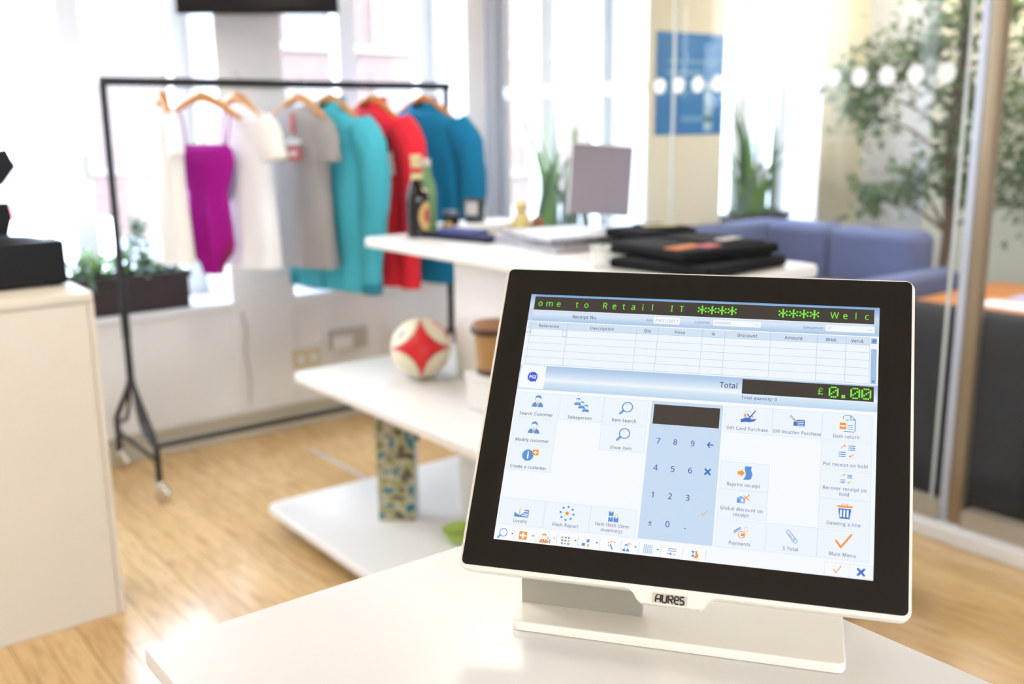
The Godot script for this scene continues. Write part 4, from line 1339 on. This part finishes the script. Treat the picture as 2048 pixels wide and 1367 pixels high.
# a piece of label wrapped on a round body: middle height y, half size in radians * radius
func label_patch(r: float, y: float, hw: float, hh: float, ang: float, slope := 0.0, square := false) -> Dictionary:
	var rings := []
	for e in [[0.01, 0.0005], [0.3, 0.0005], [0.6, 0.0005], [0.85, 0.0005], [1.0, 0.0005], [1.0, 0.0]]:
		var ring_ := []
		for k in 32:
			var a := TAU * k / 32
			var ca := cos(a)
			var sa := sin(a)
			if square:
				var m := maxf(absf(ca), absf(sa))
				ca /= m
				sa /= m
			var b: float = ang + PI / 2 + ca * e[0] * hw / r
			var rr: float = r + e[1] - slope * sa * e[0]
			ring_.append(Vector3(cos(b) * rr, y + sa * e[0] * hh, sin(b) * rr))
		rings.append(ring_)
	return loft(rings, false)

func ball_material() -> StandardMaterial3D:
	var m := paint("ball_skin", Color(1, 1, 1), 0.45)
	m.vertex_color_use_as_albedo = true
	return m

# long ball seen end-on: the pole towards the camera carries the star print
func ball_mesh() -> ArrayMesh:
	var n := 128
	var m := 72
	var rings := []
	var cols := PackedColorArray()
	var white := Color(0.86, 0.82, 0.70).srgb_to_linear()
	var red := Color(0.80, 0.07, 0.09).srgb_to_linear()
	var ink := Color(0.35, 0.35, 0.36).srgb_to_linear()
	for i in m + 1:
		var a := PI * (0.004 + 0.992 * i / m)
		var r := []
		for k in n:
			var b := TAU * k / n
			r.append(Vector3(0.102 * sin(a) * cos(b), 0.102 * sin(a) * sin(b), 0.125 * cos(a)))
			# four points; the edges curve in between them
			var p := Vector2(cos(b), sin(b)) * sin(minf(a, PI - a)) * 1.0
			var star := pow(absf(p.x), 0.54) + pow(absf(p.y), 0.54) < 1.08 and a < PI / 2
			var c := red if star else white
			if not star and a < PI / 2 and pow(absf(p.x), 0.54) + pow(absf(p.y), 0.54) < 1.115: c = ink
			var seam := absf(sin(2.0 * b)) > 0.9992
			if not star and a > 0.75 and a < 1.05 and absf(fposmod(b, TAU) - 2.5) < 0.22 and (k + i) % 3 != 0: c = ink
			if not star and a > 1.15 and a < 1.75 and absf(b - 0.72) < 0.42: c = red
			cols.append(c)
		rings.append(r)
	var g := loft(rings)
	cols.append(red)
	cols.append(red)
	return mesh(g, 60, true, cols)

# ---------------------------------------------------------------- things at the windows
func blade(h: float, w: float, lean: Vector3, curl: float) -> Dictionary:
	var rings := []
	for i in 9:
		var f := i / 8.0
		var c := Vector3(lean.x * f * f, h * f - curl * f * f * f, lean.z * f * f)
		var hw := w * (0.55 + 0.9 * f - 1.42 * f * f) + 0.0008
		rings.append([c + Vector3(-hw, 0, 0.2 * hw), c + Vector3(0, 0, -0.25 * hw), c + Vector3(hw, 0, 0.2 * hw), c + Vector3(0, 0, -0.05 * hw)])
	return loft(rings)

func leaf_cloud(count: int, size: float, where: Callable) -> ArrayMesh:
	var v := PackedVector3Array()
	var nn := PackedVector3Array()
	for i in count:
		var c: Vector3 = where.call(i)
		var b := Basis.from_euler(Vector3(rng.randf_range(-1.3, 0.6), rng.randf() * TAU, rng.randf_range(-0.5, 0.5)))
		var s := size * rng.randf_range(0.7, 1.25)
		var tip := c + b * Vector3(0, -0.25 * s, s)
		var l := c + b * Vector3(-0.24 * s, 0.03 * s, 0.45 * s)
		var r := c + b * Vector3(0.24 * s, 0.03 * s, 0.45 * s)
		var mid := c + b * Vector3(0, -0.06 * s, 0.5 * s)
		for t in [[c, l, mid], [l, tip, mid], [c, mid, r], [mid, tip, r]]:
			var n: Vector3 = (t[2] - t[0]).cross(t[1] - t[0]).normalized()
			for p in t:
				v.append(p)
				nn.append(n)
	var arr := []
	arr.resize(Mesh.ARRAY_MAX)
	arr[Mesh.ARRAY_VERTEX] = v
	arr[Mesh.ARRAY_NORMAL] = nn
	var m := ArrayMesh.new()
	m.add_surface_from_arrays(Mesh.PRIMITIVE_TRIANGLES, arr)
	return m

func trough(t: Node3D, w: float, d: float, h: float) -> void:
	part(t, "trough", joined([rb(-w / 2, w / 2, 0, h, d / 2 - 0.012, d / 2), rb(-w / 2, w / 2, 0, h, -d / 2, -d / 2 + 0.012), rb(-w / 2, -w / 2 + 0.012, 0, h, -d / 2, d / 2), rb(w / 2 - 0.012, w / 2, 0, h, -d / 2, d / 2), rb(-w / 2, w / 2, 0, 0.012, -d / 2, d / 2)]), M.planter_brown)
	part(t, "rim", joined([rb(-w / 2 - 0.01, w / 2 + 0.01, h - 0.03, h, d / 2 - 0.01, d / 2 + 0.012, 0.004), rb(-w / 2 - 0.01, w / 2 + 0.01, h - 0.03, h, -d / 2 - 0.012, -d / 2 + 0.01, 0.004), rb(-w / 2 - 0.012, -w / 2 + 0.01, h - 0.03, h, -d / 2, d / 2, 0.004), rb(w / 2 - 0.01, w / 2 + 0.012, h - 0.03, h, -d / 2, d / 2, 0.004)]), M.planter_brown)
	box_part(t, "soil", -w / 2 + 0.012, w / 2 - 0.012, h * 0.5, h * 0.86, -d / 2 + 0.012, d / 2 - 0.012, M.soil, 0.01)

func build_window_things() -> void:
	# planter on the first sill
	var y := 0.655
	var t := thing("window_planter", "long dark brown planter with low green plants on the left window sill", "planter", at(1.215, y, -4.45))
	trough(t, 0.70, 0.17, 0.165)
	for e in [[-0.24, 0.10, "leaf_bright", 70, 0.06], [0.02, 0.13, "leaf_bright", 80, 0.07], [-0.10, 0.08, "leaf_grey", 60, 0.06], [0.20, 0.09, "leaf_deep", 60, 0.06], [0.28, 0.07, "leaf_grey", 50, 0.05]]:
		var o := part(t, "foliage", leaf_cloud(e[3], e[4], func(_i): return Vector3(e[0] + rng.randfn() * 0.05, 0.15 + absf(rng.randfn()) * e[1] * 0.35, rng.randfn() * 0.04)), M[e[2]])
		o.set_meta("kind", "stuff")
	var fir := part(t, "sprig", leaf_cloud(150, 0.045, func(i): return Vector3(0.17 + rng.randfn() * 0.045 * (1.0 - i / 190.0), 0.16 + 0.22 * i / 150.0, rng.randfn() * 0.035 * (1.0 - i / 190.0))), M.leaf_grey)
	fir.set_meta("kind", "stuff")
	part(t, "sprig_stem", tube([Vector3(0.17, 0.1, 0), Vector3(0.17, 0.38, 0)], [0.005, 0.002], 6), M.bark)
	# small white package under the swimsuit, on the sill's right end
	var dk := thing("sill_tray", "dark flat tray on the second window sill behind the jackets", "tray", at(2.50, y, -4.52))
	trough(dk, 0.56, 0.16, 0.07)
	# lounge sills: sword-leaved plants
	for e in [[3.88, -4.50, "sword-leaved plant on the lounge sill behind the mauve sign", 1.0, 11], [5.62, -4.50, "sword-leaved plant in a dark trough on the lounge's far sill", 1.05, 12]]:
		var p := thing("sword_plant", e[2], "plant", at(e[0], y, e[1]), "sword-leaved plants on the lounge sills")
		trough(p, 0.62, 0.18, 0.15)
		rng.seed = e[4]
		for k in 22:
			var h: float = rng.randf_range(0.35, 0.85) * e[3]
			var x := rng.randf_range(-0.2, 0.22)
			part(p, "leaf", blade(h, rng.randf_range(0.024, 0.036), Vector3(rng.randf_range(-0.26, 0.26), 0, rng.randf_range(-0.06, 0.05)), rng.randf_range(0.0, 0.1)), M.leaf_bright if k % 3 == 0 else M.leaf_grey if k % 3 == 1 else M.leaf_deep, at(x, 0.11, rng.randfn() * 0.03, rng.randf_range(-0.6, 0.6)))
		var o := part(p, "ground_cover", leaf_cloud(120, 0.06, func(_i): return Vector3(rng.randf_range(-0.28, 0.28), 0.13 + absf(rng.randfn()) * 0.03, rng.randfn() * 0.05)), M.leaf_deep)
		o.set_meta("kind", "stuff")
	# television on a swing arm at the pier
	var tv := thing("wall_television", "black wall television, switched off, between the shop windows", "television", at(1.865, 1.905, -4.125, -0.559))
	box_part(tv, "casing", -0.335, 0.335, 0.0, 0.42, -0.03, 0.012, M.black_plastic, 0.006)
	paint("tv_glass", Color(0.04, 0.045, 0.05), 0.1)
	box_part(tv, "screen", -0.32, 0.32, 0.018, 0.405, 0.010, 0.0135, M.tv_glass, 0.001)
	part(tv, "swing_arm", joined([[rbox(Vector3(0.2, 0.2, 0.02), 0.003), at(0, 0.21, -0.04)], [tube([Vector3(0, 0.21, -0.045), Vector3(0.08, 0.21, -0.12), Vector3(0.09, 0.21, -0.20)], 0.015, 8), Transform3D()]]), M.black_steel)
	# socket plates below the sill
	paint("plate_yellow", Color(0.82, 0.77, 0.62), 0.5)
	var s1 := thing("socket_plate", "cream double socket plate low on the wall by the table", "socket", at(2.11, 0.335, -4.36))
	box_part(s1, "plate", -0.075, 0.075, -0.045, 0.045, 0.0, 0.012, M.plate_yellow, 0.003)
	for x in [-0.035, 0.035]: box_part(s1, "outlet", x - 0.018, x + 0.018, -0.02, 0.02, 0.012, 0.016, M.window_white, 0.002)
	paint("plate_grey", Color(0.73, 0.70, 0.67), 0.5)
	var s2 := thing("socket_plate", "grey socket box low on the wall right of the cream plate", "socket", at(2.34, 0.40, -4.36))
	box_part(s2, "box", -0.10, 0.10, -0.05, 0.05, 0.0, 0.03, M.plate_grey, 0.004)
	box_part(s2, "cover", -0.095, 0.015, -0.045, 0.02, 0.03, 0.034, M.window_white, 0.002)
	single("wall_cable", "thin dark cable running down the wall behind the rail", "cable", tube(smooth_path([Vector3(1.80, 0.60, -4.353), Vector3(1.812, 0.50, -4.353), Vector3(1.80, 0.42, -4.353), Vector3(1.815, 0.30, -4.353), Vector3(1.81, 0.16, -4.353)], 6), 0.004, 6), M.plate_grey)
	single("floor_strip", "short dark metal cable strip on the wooden floor before the rail", "strip", slab(0.022, 0.55, 0.006, 0.004, 0.001, 4), M.plate_grey, at(1.93, 0.0042, -3.72))

# ---------------------------------------------------------------- lounge behind the glass
func build_lounge() -> void:
	# blue poster on the pier
	paint("poster_blue", Color(0.03, 0.42, 0.66), 0.5)
	paint("poster_type", Color(0.38, 0.58, 0.70), 0.6)
	paint("poster_pale", Color(0.62, 0.74, 0.80), 0.6)
	var p := thing("wall_poster", "blue poster with pale lines of type on the lounge pier", "poster", at(4.805, 1.66, -4.36))
	box_part(p, "sheet", -0.305, 0.305, -0.30, 0.31, 0.0, 0.006, M.poster_blue, 0.001)
	for e in [[-0.22, 0.24, 0.13, 0.02], [-0.22, 0.10, 0.06, 0.03], [-0.22, 0.14, 0.0, 0.02], [-0.22, 0.06, -0.05, 0.02], [-0.08, 0.22, -0.22, 0.03]]:
		box_part(p, "type_line", e[0], e[1], e[2], e[2] + e[3], 0.006, 0.0072, M.poster_type, 0.0004)
	box_part(p, "pale_band", 0.13, 0.2, -0.28, 0.02, 0.006, 0.0072, M.poster_pale, 0.0004)
	var s := thing("corner_sofa", "blue corner sofa along the lounge windows", "sofa", at(4.9, 0, -3.9))
	box_part(s, "seat", -0.82, 0.45, 0.12, 0.48, -0.28, 0.30, M.sofa_blue, 0.05, 3)
	box_part(s, "seat", -0.20, 0.45, 0.12, 0.48, 0.24, 0.86, M.sofa_blue, 0.05, 3)
	box_part(s, "backrest", -0.82, 0.68, 0.14, 0.80, -0.43, -0.22, M.sofa_blue, 0.06, 3)
	box_part(s, "backrest", 0.42, 0.68, 0.14, 0.805, -0.24, 0.22, M.sofa_blue, 0.07, 3)
	box_part(s, "backrest", 0.42, 0.68, 0.14, 0.80, 0.225, 0.82, M.sofa_blue, 0.07, 3)
	box_part(s, "armrest", -0.25, 0.66, 0.12, 0.60, 0.83, 0.98, M.sofa_blue, 0.05, 3)
	for q in [[-0.75, -0.35], [0.6, -0.35], [0.6, 0.9], [-0.18, 0.9], [-0.75, 0.22]]: box_part(s, "foot", q[0] - 0.025, q[0] + 0.025, 0.0, 0.13, q[1] - 0.025, q[1] + 0.025, M.black_steel, 0.004)
	var d := thing("dark_sofa", "sofa painted dark as in shade, with its back against the glass partition", "sofa", at(3.85, 0, -1.55))
	box_part(d, "backrest", -0.40, -0.18, 0.04, 0.755, -1.05, 0.02, M.sofa_shaded, 0.07, 3)
	box_part(d, "backrest", -0.40, -0.18, 0.04, 0.755, 0.03, 0.86, M.sofa_shaded, 0.07, 3)
	box_part(d, "seat", -0.2, 0.42, 0.10, 0.44, -1.0, 0.82, M.sofa_shaded, 0.05, 3)
	box_part(d, "armrest", -0.40, 0.40, 0.08, 0.58, -1.22, -1.04, M.sofa_shaded, 0.05, 3)
	box_part(d, "armrest", -0.40, 0.40, 0.08, 0.58, 0.84, 1.02, M.sofa_shaded, 0.05, 3)
	for q in [[-0.35, -1.15], [0.35, -1.15], [-0.35, 0.95], [0.35, 0.95]]: box_part(d, "foot", q[0] - 0.025, q[0] + 0.025, 0.0, 0.1, q[1] - 0.025, q[1] + 0.025, M.black_steel, 0.004)
	var a := thing("lounge_armchair", "blue armchair beyond the orange wooden table", "armchair", at(6.28, 0, -1.75))
	box_part(a, "seat", -0.35, 0.2, 0.1, 0.45, -0.35, 0.35, M.sofa_blue, 0.05, 3)
	box_part(a, "backrest", 0.15, 0.38, 0.1, 0.84, -0.35, 0.35, M.sofa_blue, 0.07, 3)
	for z in [-0.42, 0.42]: box_part(a, "armrest", -0.35, 0.36, 0.08, 0.62, z - 0.08, z + 0.08, M.sofa_blue, 0.05, 3)
	var w := thing("coffee_table", "orange wooden coffee table in the lounge", "table", at(5.35, 0, -2.42))
	part(w, "top", slab(0.98, 0.84, 0.02, 0.05, 0.006), M.table_wood, at(0, 0.5, 0))
	for x in [-0.42, 0.42]: for z in [-0.35, 0.35]: box_part(w, "leg", x - 0.03, x + 0.03, 0.0, 0.45, z - 0.03, z + 0.03, M.table_wood, 0.004)
	for i in 3:
		var mg := thing("magazine", ["white magazine lying flat at the coffee table's far side", "open pale magazine in the middle of the coffee table", "white leaflet nearest the glass on the coffee table"][i], "magazine", at(5.10 + 0.27 * i, 0.5, -2.40 + 0.03 * i, 0.1 * i))
		box_part(mg, "pages", -0.1, 0.1, 0.0, 0.006, -0.14, 0.14, M.paper, 0.002)
		box_part(mg, "cover", -0.101, 0.101, 0.006, 0.0075, -0.141, 0.141, M.print_lilac if i == 1 else M.paper, 0.0005)
	# potted fig tree
	var t := thing("fig_tree", "tall potted fig tree with fine leaves by the lounge's end wall", "tree", at(6.0, 0, -3.28))
	part(t, "pot", lathe([[0.001, 0.0], [0.17, 0.0], [0.19, 0.02], [0.23, 0.42], [0.235, 0.46], [0.21, 0.46], [0.2, 0.42], [0.001, 0.42]]), M.stone_pot)
	part(t, "trunk", tube(smooth_path([Vector3(0, 0.4, 0), Vector3(0.02, 0.8, 0.01), Vector3(-0.015, 1.3, 0.0), Vector3(0.03, 1.8, 0.02), Vector3(0.0, 2.5, 0)], 6), 0.032, 10), M.bark)
	rng.seed = 31
	var tips := []
	# branch tips in the plane across the view (x+z turned) and in depth: [along, height, depth, spread, leaves]
	var bough := [[-0.62, 1.62, 0.1, 0.17, 90], [-0.42, 1.74, 0.0, 0.18, 110], [-0.50, 1.45, -0.1, 0.15, 80], [-0.15, 1.85, 0.1, 0.2, 120], [0.05, 1.6, 0.05, 0.18, 110], [0.0, 1.3, 0.1, 0.16, 80], [0.1, 2.05, 0.0, 0.22, 130],
		[-0.22, 1.02, 0.1, 0.15, 90], [-0.45, 0.93, 0.05, 0.12, 55], [0.05, 1.06, 0.0, 0.17, 100], [0.42, 1.12, 0.1, 0.2, 110], [0.38, 1.42, 0.0, 0.2, 110], [0.52, 1.75, 0.1, 0.22, 120], [0.55, 0.92, 0.0, 0.18, 90], [0.45, 2.1, 0.1, 0.22, 110], [-0.05, 2.3, 0.0, 0.25, 120], [0.75, 1.3, 0.0, 0.2, 90]]
	var across := Vector3(0.47, 0, 0.88)
	var deep := Vector3(0.88, 0, -0.47)
	for b in bough:
		var e: Vector3 = across * b[0] + deep * b[2] * 0.5 + Vector3(0, b[1], 0)
		if e.x > 0.48: e.x = 0.48
		var from := Vector3(0, clampf(b[1] - 0.28, 0.75, 2.3), 0)
		var br := part(t, "branch", tube(smooth_path([from, from.lerp(e, 0.5) + Vector3(0, 0.07, 0), e], 4), [0.014, 0.013, 0.012, 0.010, 0.009, 0.008, 0.006, 0.005, 0.004], 6), M.bark)
		var sp: float = b[3]
		var lc := part(br, "foliage", leaf_cloud(int(b[4] * 2.2), 0.085, func(_i):
			var q := e + Vector3(rng.randfn() * sp * 0.6, rng.randfn() * sp * 0.55, rng.randfn() * sp * 0.6)
			q.x = minf(q.x, 0.56)
			return q), M.leaf_ficus)
		lc.set_meta("kind", "stuff")

# ---------------------------------------------------------------- street outside
func build_outside() -> void:
	paint("asphalt", Color(0.42, 0.42, 0.43), 0.9)
	paint("brick", Color(0.40, 0.335, 0.315), 0.9)
	triplanar(M.brick, noise_tex(9, 0.06, [[0.0, Color(0.85, 0.82, 0.8)], [1.0, Color(1, 1, 1)]], 128, 3), Vector3(0.6, 0.6, 0.6))
	paint("stone", Color(0.45, 0.42, 0.405), 0.85)
	paint("dark_pane", Color(0.36, 0.38, 0.40), 0.3)
	paint("office_panel", Color(0.29, 0.315, 0.32), 0.7)
	paint("car_white", Color(0.80, 0.81, 0.82), 0.25)
	paint("car_red", Color(0.55, 0.06, 0.07), 0.25)
	var ground := structure("ground_outside", [[-60, 90, -1.4, -1.2, -90, -4.9], [-60, 90, -1.4, -1.2, 3.8, 60]], M.asphalt)
	ground.name = "floor_002"
	# brick terrace facing the shop windows
	facade("red brick terrace with stone window surrounds across the street", 9.0, 34.0, -26.0, 11.5, M.brick, 9, 3)
	facade("second brick block further along the street, seen through the lounge windows", 35.5, 60.0, -30.0, 13.0, M.brick, 8, 3)
	var o := thing("office_block", "low grey green office block beyond the left window", "building", at(10.6, -1.2, -40.0))
	box_part(o, "wall", -1.3, 3.0, 0, 6.2, -4, 4, M.office_panel, 0.02)
	for k in 6: box_part(o, "fin", -1.2 + 0.75 * k, -1.05 + 0.75 * k, 0.4, 6.0, 4.0, 4.12, M.stone, 0.01)
	for r in 2: for k in 5: box_part(o, "window", -0.95 + 0.75 * k, -0.5 + 0.75 * k, 1.0 + 2.6 * r, 2.6 + 2.6 * r, 3.99, 4.05, M.dark_pane, 0.01)
	box_part(o, "roof_edge", -1.4, 3.1, 6.2, 6.4, -4.1, 4.15, M.stone, 0.02)
	var lw := thing("garden_wall", "low brick wall across the street below the office block", "wall", at(9.0, -1.2, -25.0))
	box_part(lw, "brickwork", -2.2, 0.5, 0, 1.5, -0.15, 0.15, M.brick, 0.01)
	box_part(lw, "coping", -2.25, 0.55, 1.5, 1.6, -0.2, 0.2, M.stone, 0.01)
	car("white car parked outside the left window", M.car_white, at(3.05, -1.2, -13.5, 1.35))
	car("red car parked behind the white car outside", M.car_red, at(3.6, -1.2, -19.0, 1.35))

func facade(label: String, x0: float, x1: float, z: float, h: float, mat: Material, cols: int, rows: int) -> void:
	var t := thing("street_building", label, "building", at((x0 + x1) / 2, -1.2, z), "brick buildings across the street")
	var w := x1 - x0
	box_part(t, "wall", -w / 2, w / 2, 0, h, -8, 0, mat, 0.02)
	box_part(t, "cornice", -w / 2 - 0.2, w / 2 + 0.2, h, h + 0.5, -8.2, 0.35, M.stone, 0.03)
	for r in rows: box_part(t, "string_course", -w / 2, w / 2, 0.9 + r * 3.7, 1.1 + r * 3.7, 0, 0.12, M.stone, 0.01)
	var pw := w / cols
	for c in cols:
		for r in rows:
			var x := -w / 2 + pw * (c + 0.5)
			var y := 1.1 + r * 3.7
			var f := part(t, "window", joined([rb(x - 0.75, x - 0.55, y, y + 2.4, 0, 0.14, 0.01), rb(x + 0.55, x + 0.75, y, y + 2.4, 0, 0.14, 0.01), rb(x - 0.8, x + 0.8, y + 2.2, y + 2.5, 0, 0.2, 0.01), rb(x - 0.04, x + 0.04, y, y + 2.2, 0.0, 0.06, 0.005), rb(x - 0.55, x + 0.55, y + 1.1, y + 1.18, 0.0, 0.06, 0.005)]), M.stone)
			for s in [-1, 1]:
				for u in 2:
					var a: float = x + (0.04 if s > 0 else -0.55)
					box_part(f, "pane", a, a + 0.51, y + 0.02 + u * 1.16, y + 1.1 + u * 1.1, 0.0, 0.03, M.dark_pane, 0.003)

func car(label: String, mat: Material, where: Transform3D) -> void:
	var t := thing("parked_car", label, "car", where, "cars parked in the street")
	var side := PackedVector2Array()
	for q in [[-2.05, 0.32], [-2.1, 0.62], [-1.95, 0.86], [-1.2, 0.95], [-0.55, 1.40], [0.7, 1.44], [1.45, 1.02], [2.0, 0.92], [2.12, 0.6], [2.05, 0.32]]: side.append(Vector2(q[0], q[1]))
	part(t, "body", prism(side, 1.7), mat)
	var glass := PackedVector2Array()
	for q in [[-1.05, 0.96], [-0.5, 1.35], [0.66, 1.38], [1.28, 1.0]]: glass.append(Vector2(q[0], q[1]))
	for s in [-1.0, 1.0]: part(t, "side_window", prism(glass, 0.02), M.dark_pane, at(0, 0, 0.851 * s))
	for x in [-1.3, 1.3]:
		for s in [-1.0, 1.0]:
			var wl := part(t, "wheel", lathe([[0.02, -0.1], [0.28, -0.1], [0.32, -0.07], [0.32, 0.07], [0.28, 0.1], [0.02, 0.1]], 24), M.rubber, at(x, 0.32, 0.8 * s, 0, PI / 2))
			part(wl, "hub", lathe([[0.01, -0.105], [0.18, -0.105], [0.18, 0.105], [0.01, 0.105]], 18), M.chrome)
